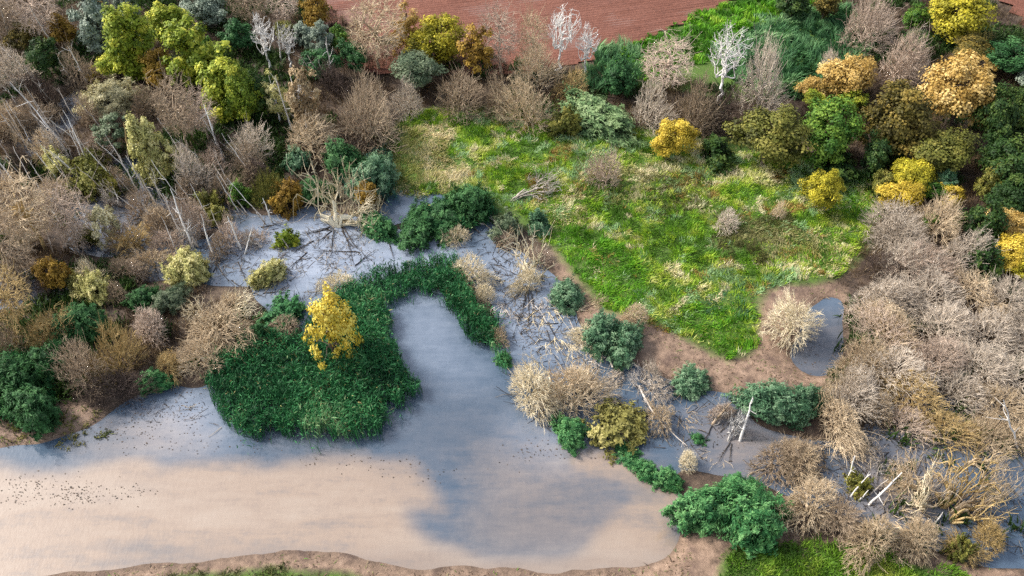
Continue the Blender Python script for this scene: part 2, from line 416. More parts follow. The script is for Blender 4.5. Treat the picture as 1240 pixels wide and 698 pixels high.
pale = np.maximum.reduce([  # pale zones: the channel's bright sky reflection is painted in here
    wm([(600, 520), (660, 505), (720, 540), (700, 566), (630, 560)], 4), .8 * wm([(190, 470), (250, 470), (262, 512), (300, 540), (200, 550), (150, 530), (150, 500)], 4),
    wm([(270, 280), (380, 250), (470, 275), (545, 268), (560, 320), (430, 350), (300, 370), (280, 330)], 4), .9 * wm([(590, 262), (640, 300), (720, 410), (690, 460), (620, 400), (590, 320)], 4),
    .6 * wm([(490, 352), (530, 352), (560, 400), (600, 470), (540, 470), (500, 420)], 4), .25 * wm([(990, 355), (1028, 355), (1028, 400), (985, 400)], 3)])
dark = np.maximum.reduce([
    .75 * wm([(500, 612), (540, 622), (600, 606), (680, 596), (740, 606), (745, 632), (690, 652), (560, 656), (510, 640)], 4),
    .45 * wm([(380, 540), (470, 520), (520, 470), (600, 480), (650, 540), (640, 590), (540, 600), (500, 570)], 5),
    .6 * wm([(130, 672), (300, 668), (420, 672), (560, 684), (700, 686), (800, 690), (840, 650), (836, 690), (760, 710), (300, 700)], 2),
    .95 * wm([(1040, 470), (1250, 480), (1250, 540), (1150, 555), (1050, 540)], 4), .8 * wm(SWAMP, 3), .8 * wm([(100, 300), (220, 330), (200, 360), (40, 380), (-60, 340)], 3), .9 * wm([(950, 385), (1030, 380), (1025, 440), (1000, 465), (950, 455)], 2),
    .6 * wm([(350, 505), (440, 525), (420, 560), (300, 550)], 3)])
ii = np.arange(WX.size).reshape(WX.shape)
wq = np.stack([ii[:-1, :-1], ii[:-1, 1:], ii[1:, 1:], ii[1:, :-1]], -1).reshape(-1, 4)
nearw = gsample(land_f, WX, WY) < .995
kq = (nearw[:-1, :-1] | nearw[1:, 1:]).ravel(); wq = wq[kq]
used = np.unique(wq); remap = np.zeros(WX.size, int); remap[used] = np.arange(len(used))
wV = np.stack([WX, WY, WX * 0], -1).reshape(-1, 3)[used]
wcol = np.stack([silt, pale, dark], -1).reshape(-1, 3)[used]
wmesh = mesh_np('water', wV, [remap[wq]], [('silt_sky_tone', 'FLOAT_COLOR', wcol)], True)
def water_mat():
    m, nt, out = nodes_of('silty_water')
    g = nt.nodes.new('ShaderNodeNewGeometry'); pos = g.outputs['Position']
    at = nt.nodes.new('ShaderNodeAttribute'); at.attribute_name = 'silt_sky_tone'
    sp = nt.nodes.new('ShaderNodeSeparateColor'); nt.links.new(at.outputs['Color'], sp.inputs[0])
    ms = nt.nodes.new('ShaderNodeMapping'); ms.inputs['Scale'].default_value = (.35, 1.5, 1); ms.inputs['Rotation'].default_value = (0, 0, rad(-8)); nt.links.new(pos, ms.inputs['Vector'])
    n1 = mathn(nt, 'ADD', mathn(nt, 'MULTIPLY', noise(nt, .6, 6, ms.outputs[0], .68), .6), mathn(nt, 'MULTIPLY', noise(nt, .9, 6, pos, .7), .4)); n2 = noise(nt, .12, 4, ms.outputs[0])
    def mix(f, a, b):
        mn = nt.nodes.new('ShaderNodeMix'); mn.data_type = 'RGBA'
        nt.links.new(f, mn.inputs[0])
        for i, x in ((6, a), (7, b)):
            if isinstance(x, tuple): mn.inputs[i].default_value = (*x, 1)
            else: nt.links.new(x, mn.inputs[i])
        return mn.outputs[2]
    clear = ramp(nt, n1, [(.3, (.046, .074, .112)), (.7, (.070, .104, .150))])  # clear water, with the blue of reflected sky put into its colour
    skyc = ramp(nt, n1, [(.34, (.17, .21, .275)), (.5, (.225, .265, .335)), (.66, (.29, .33, .395))])  # whitish sky glare painted as water colour
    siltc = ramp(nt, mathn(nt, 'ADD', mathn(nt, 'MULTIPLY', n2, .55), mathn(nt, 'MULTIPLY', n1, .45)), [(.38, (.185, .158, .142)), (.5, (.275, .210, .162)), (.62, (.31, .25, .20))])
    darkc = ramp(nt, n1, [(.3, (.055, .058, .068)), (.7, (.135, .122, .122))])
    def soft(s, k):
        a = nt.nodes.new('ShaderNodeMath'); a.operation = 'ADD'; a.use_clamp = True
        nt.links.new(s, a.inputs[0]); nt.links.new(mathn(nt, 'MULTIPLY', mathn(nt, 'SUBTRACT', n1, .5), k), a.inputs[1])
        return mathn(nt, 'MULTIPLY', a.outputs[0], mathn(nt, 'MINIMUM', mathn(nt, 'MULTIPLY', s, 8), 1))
    c = mix(soft(sp.outputs[1], .35), clear, skyc)
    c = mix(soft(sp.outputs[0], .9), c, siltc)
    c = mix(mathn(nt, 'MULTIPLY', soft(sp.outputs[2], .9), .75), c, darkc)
    p = nt.nodes.new('ShaderNodeBsdfPrincipled'); p.inputs['Roughness'].default_value = .03; p.inputs['IOR'].default_value = 1.62
    nt.links.new(c, p.inputs['Base Color'])
    # wind ripples, longer across the wind
    mp = nt.nodes.new('ShaderNodeMapping'); mp.inputs['Scale'].default_value = (2.2, .9, 1); mp.inputs['Rotation'].default_value = (0, 0, rad(8))
    nt.links.new(pos, mp.inputs['Vector'])
    bp = nt.nodes.new('ShaderNodeBump'); bp.inputs['Strength'].default_value = .20; bp.inputs['Distance'].default_value = .06
    nt.links.new(noise(nt, 1.5, 4, mp.outputs[0], .6), bp.inputs['Height']); nt.links.new(bp.outputs[0], p.inputs['Normal'])
    nt.links.new(p.outputs[0], out.inputs['Surface']); return m
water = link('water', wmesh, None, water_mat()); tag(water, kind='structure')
# ------------------------------------------------------------------ plant generators (each returns shared mesh data at real size)
def rdirs(r, n, zlo=-1.0, zhi=1.0):
    z = r.uniform(zlo, zhi, n); a = r.uniform(0, 2 * np.pi, n); q = np.sqrt(np.clip(1 - z * z, 0, 1))
    return np.stack([q * np.cos(a), q * np.sin(a), z], -1)
def lobes(r, D, n=9, amp=.22):
    """uneven outline: bumps in n random directions"""
    c = rdirs(r, n, -.4, 1); w = r.uniform(.4, 1, n)
    d = D @ c.T
    return 1 - amp * .55 + amp * (w * np.clip((d - .55) / .45, 0, 1) ** 1.3).max(1) + r.normal(0, amp * .12, len(D))

def curve_edges(A, B, TA, bend, nseg, r0, r1, geo, r, k=3, wig=.06, sag=0.0):
    """curved branches from A to B leaving along TA; returns end directions"""
    L = np.linalg.norm(B - A, axis=1, keepdims=True) + 1e-6
    C = A + TA * L * bend
    prev = A; r0 = np.broadcast_to(r0, (len(A),)).astype(float); r1 = np.broadcast_to(r1, (len(A),)).astype(float)
    tone = r.random(len(A))
    for i in range(nseg):
        t = (i + 1) / nseg
        P = (1 - t) ** 2 * A + 2 * t * (1 - t) * C + t * t * B
        if i < nseg - 1: P = P + r.normal(0, wig, A.shape) * L * .5
        P[:, 2] -= sag * t * t * L[:, 0]
        f0 = r0 + (r1 - r0) * i / nseg; f1 = r0 + (r1 - r0) * t
        V, F = tubes(prev, P, f0, f1, k)
        geo.add(V, F, np.repeat(tone, k))
        last = prev; prev = P
    d = prev - last
    return prev, d / (np.linalg.norm(d, axis=1, keepdims=True) + 1e-9)

def sub_points(seed, r, m, Rr, Hh, lo, hi, k=6, ball=False):
    """points on the outsides of several overlapping lumps, so that outlines stay uneven"""
    q = np.random.default_rng(seed + 77); k = int(q.integers(max(3, k - 2), k + 3))
    a = q.uniform(0, 6.28, k) + np.arange(k) * 6.28 / k; d = q.uniform(.25, .72, k); d[0] = .12
    rs = q.uniform(.28, .62, k); hs = q.uniform(.38, .95, k); hs[0] = 1.0; rs[0] = .62
    C = np.stack([np.cos(a) * d, np.sin(a) * d], -1)
    out = np.zeros((0, 3)); want = m
    while len(out) < want:
        i = r.choice(k, m * 3, p=rs ** 2 / (rs ** 2).sum()); D = rdirs(r, m * 3, -.8 if ball else 0.0, 1)
        f = r.uniform(lo, hi, m * 3)
        z0 = hs[i] - rs[i] * (.9 if ball else 0)
        if ball: P = np.stack([C[i, 0] + D[:, 0] * rs[i], C[i, 1] + D[:, 1] * rs[i], .52 + (hs[i] - .72) * .62 + D[:, 2] * rs[i] * .52], -1)
        else: P = np.stack([C[i, 0] + D[:, 0] * rs[i], C[i, 1] + D[:, 1] * rs[i], .05 + D[:, 2] * hs[i] * .95], -1)
        ins = np.zeros(len(P), bool)
        for j in range(k):
            cz = (.52 + (hs[j] - .72) * .62) if ball else .05; hz = rs[j] * .52 if ball else hs[j] * .95
            e = ((P[:, 0] - C[j, 0]) / rs[j]) ** 2 + ((P[:, 1] - C[j, 1]) / rs[j]) ** 2 + ((P[:, 2] - cz) / hz) ** 2
            ins |= (i != j) & (e < .72)
        P = P * np.stack([f, f, f], -1) if not ball else np.array([0, 0, .5]) + (P - np.array([0, 0, .5])) * f[:, None]
        out = np.concatenate([out, P[~ins]])
    out = out[:want]
    ext = max((d + rs).max(), 1e-3) * .93; ztop = (.52 + (hs - .72) * .62 + rs * .52).max() if ball else 1.0
    out[:, :2] /= ext; out[:, 2] = np.clip(out[:, 2] / ztop, .02, 1.15)
    return out * np.array([Rr, Rr, Hh])

def attach_radial(P, Q, r):
    """grow from the node that lies in the same direction, nearer the foot"""
    f = lambda A: A / (np.linalg.norm(A, axis=1, keepdims=True) + 1e-6)
    u, w = f(P + [0, 0, .2]), f(Q + [0, 0, .2]); S = np.abs(P).max()
    D = (1 - u @ w.T) * 3.0 * S + .35 * np.linalg.norm(P[:, None] - Q[None], axis=2)
    return (D * r.uniform(.75, 1.25, D.shape)).argmin(1)

def attach(P, Q, r, bias=.0):
    """index of the node of Q each point of P grows from"""
    D = np.linalg.norm(P[:, None] - Q[None], axis=2) * r.uniform(.8, 1.2, (len(P), len(Q)))
    if bias: D = D + bias * np.clip(Q[None, :, 2] - P[:, None, 2], 0, None)
    return D.argmin(1)

def bare_plant(seed, Rr, Hh, shape, n=(12, 55, 300, 1300), rad4=(.085, .046, .028, .019), leaves=0, leaf=.16, zlow=.05, trunkh=.0, arc=0.0):
    """branching skeleton grown outwards through nested shells; returns (stem mesh, crown mesh)"""
    r = np.random.default_rng(seed)
    stem, crown = Geo(), Geo()
    def shell(m, lo, hi):
        if shape == 'dome':
            P = sub_points(seed, r, m, Rr, Hh, lo, hi)
        elif shape == 'tree':
            D = rdirs(r, m, -1, 1); f = r.uniform(lo, hi, m) * lobes(np.random.default_rng(seed + 77), D, 10, .3)
            c = .58 * Hh
            P = np.stack([D[:, 0] * Rr * f, D[:, 1] * Rr * f, c + D[:, 2] * .42 * Hh * f], -1)
        elif shape == 'birch':
            a = r.uniform(0, 2 * np.pi, m); e = np.sqrt(r.uniform(0, 1, m)) * .95; f = r.uniform(lo, hi, m) * (1 + .12 * np.sin(3 * a + seed))
            P = np.stack([np.cos(a) * Rr * e * f, np.sin(a) * Rr * e * f, Hh * (.22 + .80 * f * np.cos(e * .95))], -1)
        elif shape == 'fan':        # limbs splay in one direction (+X), rising
            a = r.normal(0, .42, m); e = r.uniform(-.02, .62, m); f = r.uniform(lo, hi, m) * r.uniform(.75, 1.05, m)
            P = np.stack([np.cos(a) * np.cos(e) * Rr * f, np.sin(a) * Rr * f, .05 + np.sin(e) * Hh * 1.5 * f], -1)
        return P
    base = np.zeros((1, 3)); up = np.array([[0, 0, 1.0]])
    if trunkh > 0:
        m = 7; tz = np.linspace(0, trunkh * Hh, m + 1)
        tp = np.stack([r.normal(0, .012 * Hh, m + 1), r.normal(0, .012 * Hh, m + 1), tz], -1); tp[0] = 0
        tr = np.linspace(rad4[0] * 1.5, rad4[0] * .6, m + 1)
        V, F = tubes(tp[:-1], tp[1:], tr[:-1], tr[1:], 6); stem.add(V, F)
        N0 = tp[2:] if trunkh > .3 else tp[-2:]; T0 = np.tile(up, (len(N0), 1))
        b0 = 1.3
    else:
        N0 = base + r.normal(0, .012 * Rr, (5, 3)) * np.array([1, 1, 0]); T0 = np.tile(up, (5, 1)); b0 = 0
    fr = ((.30, .50), (.52, .75), (.74, .96), (.84, 1.12)) if shape != 'dome' else ((.28, .45), (.42, .70), (.55, .92), (.78, 1.14))
    if shape == 'birch': fr = (.32, .55), (.5, .8), (.65, 1.0), (.8, 1.1)
    N, T = N0, T0
    bends = (.55, .42, .36, .3); segs = (4, 3, 2, 2)
    if shape == 'dome': T = T * .6
    for lev in range(4):
        if n[lev] == 0: break
        P = shell(n[lev], *fr[lev])
        if lev >= 2 and shape in ('dome', 'tree'): P = P * np.where(r.random(len(P)) < .07, r.uniform(1.08, 1.32, len(P)), 1.0)[:, None]
        j = attach_radial(P - [0, 0, .2 * Hh * (shape == 'birch')], N - [0, 0, .2 * Hh * (shape == 'birch')], r) if (shape in ('dome', 'birch') and lev > 0) else attach(P, N, r, b0 if lev == 0 else .35)
        if lev == 0 and trunkh == 0:
            dd = P - N[j]; dd /= np.linalg.norm(dd, axis=1, keepdims=True); TA = dd * .6 + np.array([0, 0, .55])
        else: TA = T[j]
        geo = stem if lev < 1 else crown
        E, d = curve_edges(N[j], P, TA, bends[lev], segs[lev], rad4[lev], rad4[min(lev + 1, 3)] if lev < 3 else rad4[3] * .55, geo, r, 5 if lev == 0 else 3, .09, arc * lev / 3)
        N, T = E, d
    if leaves:
        i = r.integers(0, len(N), leaves); P = N[i] + r.normal(0, .10 * Rr / 2, (leaves, 3))
        add_leaves(crown, P, r, leaf, leaf * .55, rdirs(r, leaves), r.random(leaves))
    return stem.mesh('bare_stem'), crown.mesh('bare_crown')

def add_leaves(geo, P, r, ln, wd, nrm, tone, up=.6):
    """diamond leaf sprays, folded along the middle"""
    n = len(P); s = r.uniform(.6, 1.35, (n, 1))
    N = nrm + r.normal(0, .55, (n, 3)); N[:, 2] += up; N /= np.linalg.norm(N, axis=1, keepdims=True)
    a = np.cross(N, rdirs(r, n)); a /= np.linalg.norm(a, axis=1, keepdims=True) + 1e-9; b = np.cross(N, a)
    L = a * ln * s; W = b * wd * s
    V = np.stack([P - L, P + W - N * wd * .25 * s, P + L - N * ln * .35 * s, P - W - N * wd * .25 * s], 1).reshape(-1, 3)
    k = np.arange(n)[:, None] * 4
    geo.add(V, np.concatenate([k + np.array([[0, 1, 2]]), k + np.array([[0, 2, 3]])]), np.concatenate([tone, tone]))

def leafy_plant(seed, Rr, Hh, shape, nclump, per, ln, wd, zlow=.12, stems=1, droop=0.0, crad=.26, feather=False):
    """clumps of leaf sprays on limbs; returns (trunk mesh, crown mesh)"""
    r = np.random.default_rng(seed); trunk, crown = Geo(), Geo()
    lo, hi = (-.75, 1) if shape != 'bush' else (-.1, 1)
    D = rdirs(r, nclump, lo, hi); f = r.uniform(.55, 1, nclump) ** .6 * lobes(r, D, 8, .34) * .9
    if shape == 'tall':
        z = r.uniform(.12, 1, nclump); w = np.sin(np.clip(z * .93 + .1, 0, 1) * np.pi) ** .6 * r.uniform(.45, 1, nclump) + .05
        # a few upright leaders with gaps between them
        nl = 4; la = r.uniform(0, 6.28, nl); lt = r.uniform(.72, 1, nl); a = r.uniform(0, 6.28, nclump); kk = r.integers(0, nl, nclump)
        C = np.stack([np.cos(a) * w * Rr * .62 + np.cos(la[kk]) * Rr * .36, np.sin(a) * w * Rr * .62 + np.sin(la[kk]) * Rr * .36, z * lt[kk] * Hh], -1)
    elif shape == 'bush':
        C = sub_points(seed, r, nclump, Rr, Hh, .62, .98, 6)
    else:
        C = sub_points(seed, r, nclump, Rr, Hh, .6, 1.0, 9, True)
    stray = r.random(nclump) < .10; C[stray] = C[stray] * np.array([1, 1, .9]) * r.uniform(1.08, 1.22, (stray.sum(), 1)) + np.array([0, 0, .05 * Hh])
    ctone = np.clip(r.normal(.48, .24, nclump), .02, .98); cs = r.uniform(.65, 1.3, nclump) * crad * Rr
    k = r.poisson(per * (cs / (crad * Rr)) ** 1.6).clip(8)
    i = np.repeat(np.arange(nclump), k); m = len(i)
    d = rdirs(r, m, -.6, 1); P = C[i] + d * (cs[i] * r.uniform(.35, 1.1, m))[:, None] * np.array([1, 1, .72 + droop])
    if feather:
        ax = (C - np.array([0, 0, .1 * Hh])) / np.array([Rr, Rr, Hh]) + r.normal(0, .35, (nclump, 3)); ax[:, 2] = np.abs(ax[:, 2]) * .8 + .25
        ax /= np.linalg.norm(ax, axis=1, keepdims=True); t = r.uniform(-.9, 1.0, m)
        P = C[i] + ax[i] * (t * cs[i] * 1.35)[:, None] + r.normal(0, 1, (m, 3)) * (cs[i] * .30 * (1.1 - .5 * t))[:, None]; P[:, 2] -= .12 * np.clip(t, 0, 1) ** 2 * cs[i]; d = ax[i]
    if droop: P[:, 2] -= droop * cs[i] * r.random(m) * 1.2
    P[:, 2] = np.maximum(P[:, 2], .05)
    out = d + .8 * (C[i] - np.array([0, 0, Hh * .45])) / np.array([Rr, Rr, Hh * .5])
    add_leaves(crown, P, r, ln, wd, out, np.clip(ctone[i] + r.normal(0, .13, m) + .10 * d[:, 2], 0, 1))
    # limbs
    if stems == 1:
        m = 6; th = .62 * Hh if shape != 'bush' else .35 * Hh
        tp = np.stack([r.normal(0, .015 * Hh, m + 1), r.normal(0, .015 * Hh, m + 1), np.linspace(0, th, m + 1)], -1); tp[0] = 0
        tr = np.linspace(.035 * Hh * .9, .012 * Hh, m + 1)
        V, F = tubes(tp[:-1], tp[1:], tr[:-1], tr[1:], 7); trunk.add(V, F)
        N0 = tp[2:]
    else:
        N0 = r.normal(0, .015 * Rr, (stems, 3)) * np.array([1, 1, 0])
    sel = r.choice(nclump, min(nclump, 34), False); j = attach(C[sel], N0, r, 1.2)
    curve_edges(N0[j], C[sel], np.tile([[0, 0, .8]], (len(sel), 1)), .5, 4, .010 * Hh + .02, .015, trunk, r, 4)
    return trunk.mesh('leafy_trunk'), crown.mesh('leafy_crown')

LIB = {}
def lib(key, build, count):
    LIB[key] = [build(i) for i in range(count)]
# leafy kinds: (radius, height) stored with the pair
def reg(key, Rr, Hh, fn, count):
    LIB[key] = dict(R=Rr, H=Hh, v=[fn(1000 + 31 * i + sum(map(ord, key))) for i in range(count)], i=0)
reg('round_big', 4.2, 8.5, lambda s: leafy_plant(s, 4.2, 8.5, 'round', 150, 90, .165, .105, crad=.23), 4)
reg('round_small', 2.4, 4.6, lambda s: leafy_plant(s, 2.4, 4.6, 'round', 85, 60, .135, .085, .05, crad=.24), 4)
reg('tall', 2.6, 9.0, lambda s: leafy_plant(s, 2.6, 9.0, 'tall', 120, 70, .19, .11, droop=.35, crad=.24), 4)
reg('island', 3.0, 6.5, lambda s: leafy_plant(s, 3.0, 6.5, 'tall', 78, 55, .125, .085, droop=.2, crad=.19), 1)
reg('limbs', 6.0, 4.0, lambda s: bare_plant(s, 6.0, 4.0, 'fan', (8, 20, 60, 150), (.24, .14, .075, .04)), 3)
reg('bush', 2.2, 2.6, lambda s: leafy_plant(s, 2.2, 2.6, 'bush', 95, 60, .14, .07, stems=7, crad=.2, feather=True), 4)
reg('willow', 3.2, 3.4, lambda s: leafy_plant(s, 3.2, 3.4, 'bush', 210, 62, .18, .055, stems=9, crad=.16, feather=True), 4)
reg('loose', 2.6, 6.0, lambda s: leafy_plant(s, 2.6, 6.0, 'round', 60, 52, .16, .10, .1, crad=.22), 4)
reg('dome', 3.0, 4.2, lambda s: bare_plant(s, 3.0, 4.2, 'dome'), 5)
reg('dome_small', 1.6, 2.2, lambda s: bare_plant(s, 1.6, 2.2, 'dome', (9, 34, 150, 600), (.05, .028, .020, .015)), 4)
reg('grey', 3.0, 4.0, lambda s: bare_plant(s, 3.0, 4.0, 'dome', (13, 80, 420, 1900), (.075, .038, .024, .016)), 6)
reg('straw', 2.6, 3.0, lambda s: bare_plant(s, 2.6, 3.0, 'dome', (15, 75, 380, 1900), (.07, .038, .024, .016), arc=.4), 4)
reg('tree', 3.0, 9.0, lambda s: bare_plant(s, 3.0, 9.0, 'tree', (16, 80, 380, 1500), (.13, .06, .034, .022), trunkh=.5), 4)
reg('birch', 2.0, 9.0, lambda s: bare_plant(s, 2.0, 9.0, 'birch', (8, 30, 110, 210), (.13, .08, .045, .024), trunkh=.45), 3)
reg('fan', 6.0, 4.0, lambda s: bare_plant(s, 6.0, 4.0, 'fan', (9, 28, 100, 300), (.19, .10, .052, .028)), 5)

CAT = {'leafy_tree': 'tree', 'bare_tree': 'tree', 'willow_shrub': 'shrub', 'bare_shrub': 'shrub', 'leafy_shrub': 'shrub', 'dead_tree': 'tree', 'birch_tree': 'tree', 'fallen_tree': 'fallen tree'}
PLANT_AT = []
def solve_box(u0, v0, u1, v1, hmin, hmax):
    """real radius, height and foot of a plant whose outline fills this photo box"""
    u, v = (u0 + u1) / 2, (v0 + v1) / 2; zc = 2.0
    for _ in range(6):
        P = unproj(u, v, zc); dp = depth_of(P); ph = math.atan2(CAM_H - zc, math.hypot(P[0], P[1]))
        Rr = (u1 - u0) / 2 * dp / FOC; hp = (v1 - v0) / 2 * dp / FOC
        hh = math.sqrt(max(hp * hp - (Rr * math.sin(ph)) ** 2, 0)) / math.cos(ph)
        hh = min(max(hh, hmin * Rr), hmax * Rr)
        zc = max(0, float(ground_z(P[0], P[1]))) + hh
    return Rr, 2 * hh, P[0], P[1]
LIM = {'island': (1.0, 2.2), 'round_big': (.75, 1.5), 'round_small': (.7, 1.5), 'tall': (.9, 2.6), 'bush': (.36, .8), 'willow': (.3, .6), 'loose': (.8, 2.0), 'dome': (.5, 1.0), 'dome_small': (.5, 1.0),
       'grey': (.5, .95), 'straw': (.4, .8), 'tree': (.9, 2.4), 'birch': (1.2, 3.4)}
prand = random.Random(4)
def place(kind, name, crown_mat, trunk_mat, x, y, Rr, Hh, label, group=None, rz=None, tilt=0, zoff=0.0):
    L = LIB[kind]; sm, cm = L['v'][L['i'] % len(L['v'])]; L['i'] += 1
    e = bpy.data.objects.new(name, None); COL.objects.link(e)
    e.empty_display_size = .3
    e.location = (x, y, float(ground_z(x, y)) - .06 + zoff); tl = .05 if kind in ('island', 'birch', 'tree', 'tall', 'round_big', 'loose') else .14
    e.rotation_euler = (prand.uniform(-tl, tl) if rz is None else 0, prand.uniform(-tl, tl) if rz is None else tilt, prand.uniform(0, 6.28) if rz is None else rz)
    k = prand.uniform(.78, 1.28) if kind in ('straw', 'grey', 'dome', 'willow', 'bush') else prand.uniform(.9, 1.12); e.scale = (Rr / L['R'] * k, Rr / L['R'] / k, Hh / L['H'])
    tag(e, label, CAT[name], group)
    link('trunk' if kind in ('island', 'round_big', 'round_small', 'tall', 'loose', 'tree', 'birch') else 'stem', sm, e, trunk_mat)
    link('crown', cm, e, crown_mat)
    PLANT_AT.append((x, y, Rr)); return e
def T(kind, name, mat, box, label, group=None, bark='bark', **kw):
    """one plant by its outline in the photo"""
    if kind == 'round': kind = 'round_big' if (box[2] - box[0]) > 50 else 'round_small'
    if kind == 'dome' and box[2] - box[0] < 36: kind = 'dome_small'
    if kind in ('willow', 'straw', 'grey', 'bush', 'dome'):
        gw, gh = (box[2] - box[0]) * .06, (box[3] - box[1]) * .05; box = (box[0] - gw, box[1] - gh, box[2] + gw, box[3] + gh)
    Rr, Hh, x, y = solve_box(*box, *LIM[kind])
    leafy = mat in LC
    return place(kind, name, LM(mat) if leafy else BM(mat), BM(bark if leafy else (mat if bark == 'bark' else bark)), x, y, Rr, Hh, label, group, **kw)
def FAN(name, mat, base, tip, ztip, label, group=None, width=1.0, bark=None, z0=0.0, kind='fan'):
    """a splayed or toppled plant from its foot pixel to its far tip pixel (ztip metres up)"""
    A = unproj(*base, z0); B = unproj(*tip, ztip); d = B - A; L = math.hypot(d[0], d[1])
    e = place(kind, name, BM(mat), BM(bark or mat), A[0], A[1], 6, 4, label, group, rz=math.atan2(d[1], d[0]))
    ln = max(L, .6 * ztip); e.scale = (max(L, 1.0) / 6, ln * width / 6, max(ztip, .8) / 3.4)
    return e
# ------------------------------------------------------------------ trees and shrubs, back to front
LT, BT, WS_, BS, LS, DT, BI, FT = 'leafy_tree', 'bare_tree', 'willow_shrub', 'bare_shrub', 'leafy_shrub', 'dead_tree', 'birch_tree', 'fallen_tree'
# --- top left wood
T('tall', LT, 'silver', (88, -24, 142, 60), 'silver-green willow tree rising left of the bright yellow-green trees')
T('tall', LT, 'silver', (134, -30, 162, 28), 'slim silver-green tree at the top edge behind the yellow-green trees')
T('loose', LT, 'ochre', (120, -6, 144, 52), 'thin ochre tree squeezed between the silver willow and yellow-green tree')
T('tall', LT, 'yellowgreen', (132, -2, 190, 92), 'tall yellow-green tree, leftmost of the bright top-left trees')
T('tall', LT, 'yellowgreen', (184, -8, 228, 54), 'yellow-green tree furthest back of the bright top-left trees')
T('tall', LT, 'yellowgreen', (195, 18, 260, 108), 'yellow-green tree in the middle of the bright top-left trees')
T('round', LT, 'yellowgreen', (112, 62, 154, 100), 'small yellow-green tree above the white-leaved willow shrub')
T('round', LT, 'ochre', (168, 56, 212, 104), 'olive-brown tree wedged between two yellow-green trees')
T('tall', LT, 'yellowgreen', (238, 56, 300, 146), 'large yellow-green tree with the yellowest top, frontmost of the bright trees')
T('round', LT, 'limegreen', (264, 68, 322, 150), 'lime green tree hugging the frontmost yellow-green tree on its right')
T('round', LT, 'silver', (218, -14, 278, 38), 'round silver-grey willow at the top edge right of the yellow-green trees')
T('round', LT, 'forest', (262, 22, 308, 68), 'dark green round tree below the silver willow at the top edge')
T('round', LT, 'darkgreen', (300, 92, 342, 150), 'dark green tree right of the lime green tree, left of golden birch')
T('round', LT, 'midgreen', (224, 40, 262, 84), 'mid green tree filling the gap behind the frontmost yellow-green tree')
T('bush', LS, 'yellow', (104, 82, 124, 100), 'tiny yellow bush at the top of the white-leaved willow')
T('tree', BT, 'pinktwig', (20, -30, 70, 62), 'purplish bare tree in the top left corner with a tall pale stem')
T('tree', BT, 'browntwig', (-24, -20, 26, 58), 'brown bare tree in the very top left corner')
T('round', LT, 'bronze', (4, 24, 48, 64), 'dark bronze tree near the top left corner')
T('round', LT, 'ochre', (54, 16, 94, 62), 'dark ochre tree left of the silver-green willow')
T('round', LT, 'darkgreen', (38, 44, 82, 92), 'dark green bush below the ochre tree at top left')
T('dome', BS, 'browntwig', (62, 60, 116, 110), 'brown bare shrub left of the white-leaved willow')
T('grey', BS, 'greytwig', (-16, 54, 34, 104), 'grey-green twiggy shrub on the left edge near the top')
T('dome', BS, 'darktwig', (20, 84, 70, 130), 'dark bare shrub at the head of the left swamp')
T('willow', WS_, 'cream', (102, 86, 162, 150), 'white-leaved willow shrub standing over the left swamp')
T('loose', LT, 'greengrey', (112, 134, 158, 184), 'grey-green leaves hanging below the white-leaved willow shrub')
T('straw', BS, 'browntwig', (156, 92, 204, 148), 'brown fan of upright bare stems right of the white-leaved willow')
T('tree', BT, 'browntwig', (190, 94, 242, 184), 'brown bare tree in front of the lime and yellow-green trees')
T('tree', BT, 'pinktwig', (226, 108, 262, 172), 'reddish bare tree beside the leaning white dead trunk')
T('tall', LT, 'paleyellow', (156, 134, 196, 224), 'pale yellow leafy tree, left half of the pair over the swamp')
T('loose', LT, 'paleyellow', (180, 142, 218, 232), 'pale greenish yellow tree, right half of the pair over the swamp')
T('dome', BS, 'greytwig', (202, 172, 258, 232), 'grey bare shrub right of the pale yellow tree pair')
T('dome', BS, 'greytwig', (276, 142, 324, 204), 'grey-brown bare dome shrub left of the golden birch')
T('dome', BS, 'darktwig', (246, 150, 286, 204), 'dark bare shrub between two grey dome shrubs near the white trunk')
T('bush', LS, 'olive', (84, 192, 134, 240), 'olive green bush in the left swamp among leaning white trunks')
T('bush', LS, 'olive', (70, 212, 100, 238), 'small olive bush at the foot of leaning trunks in the left swamp')
T('bush', LS, 'olive', (234, 220, 270, 258), 'yellowish green bush at the swamp edge right of the brown fallen brush')
T('bush', LS, 'midgreen', (272, 212, 306, 256), 'fresh green bush between the olive bushes above the bright water')
T('grey', BS, 'olive', (296, 208, 344, 256), 'grey-olive bush left of the gold-leaved bush above the bright water')
T('bush', LS, 'ochre', (328, 206, 368, 262), 'gold and olive leafed bush right above the bright flooded channel')
T('dome', BS, 'browntwig', (280, 196, 332, 224), 'russet brown brush behind the green bushes above the channel')
T('dome', BS, 'pinktwig', (208, 228, 262, 286), 'pinkish brown brush around the white forked dead tree in the swamp')
T('dome', BS, 'browntwig', (176, 236, 216, 292), 'brown tangled brush left of the white forked dead tree')
T('dome', BS, 'pinktwig', (256, 254, 296, 300), 'dull pink twiggy brush right of the white forked dead tree')
T('straw', BS, 'browntwig', (206, 196, 248, 250), 'rusty hanging brush below the grey shrub in the swamp')
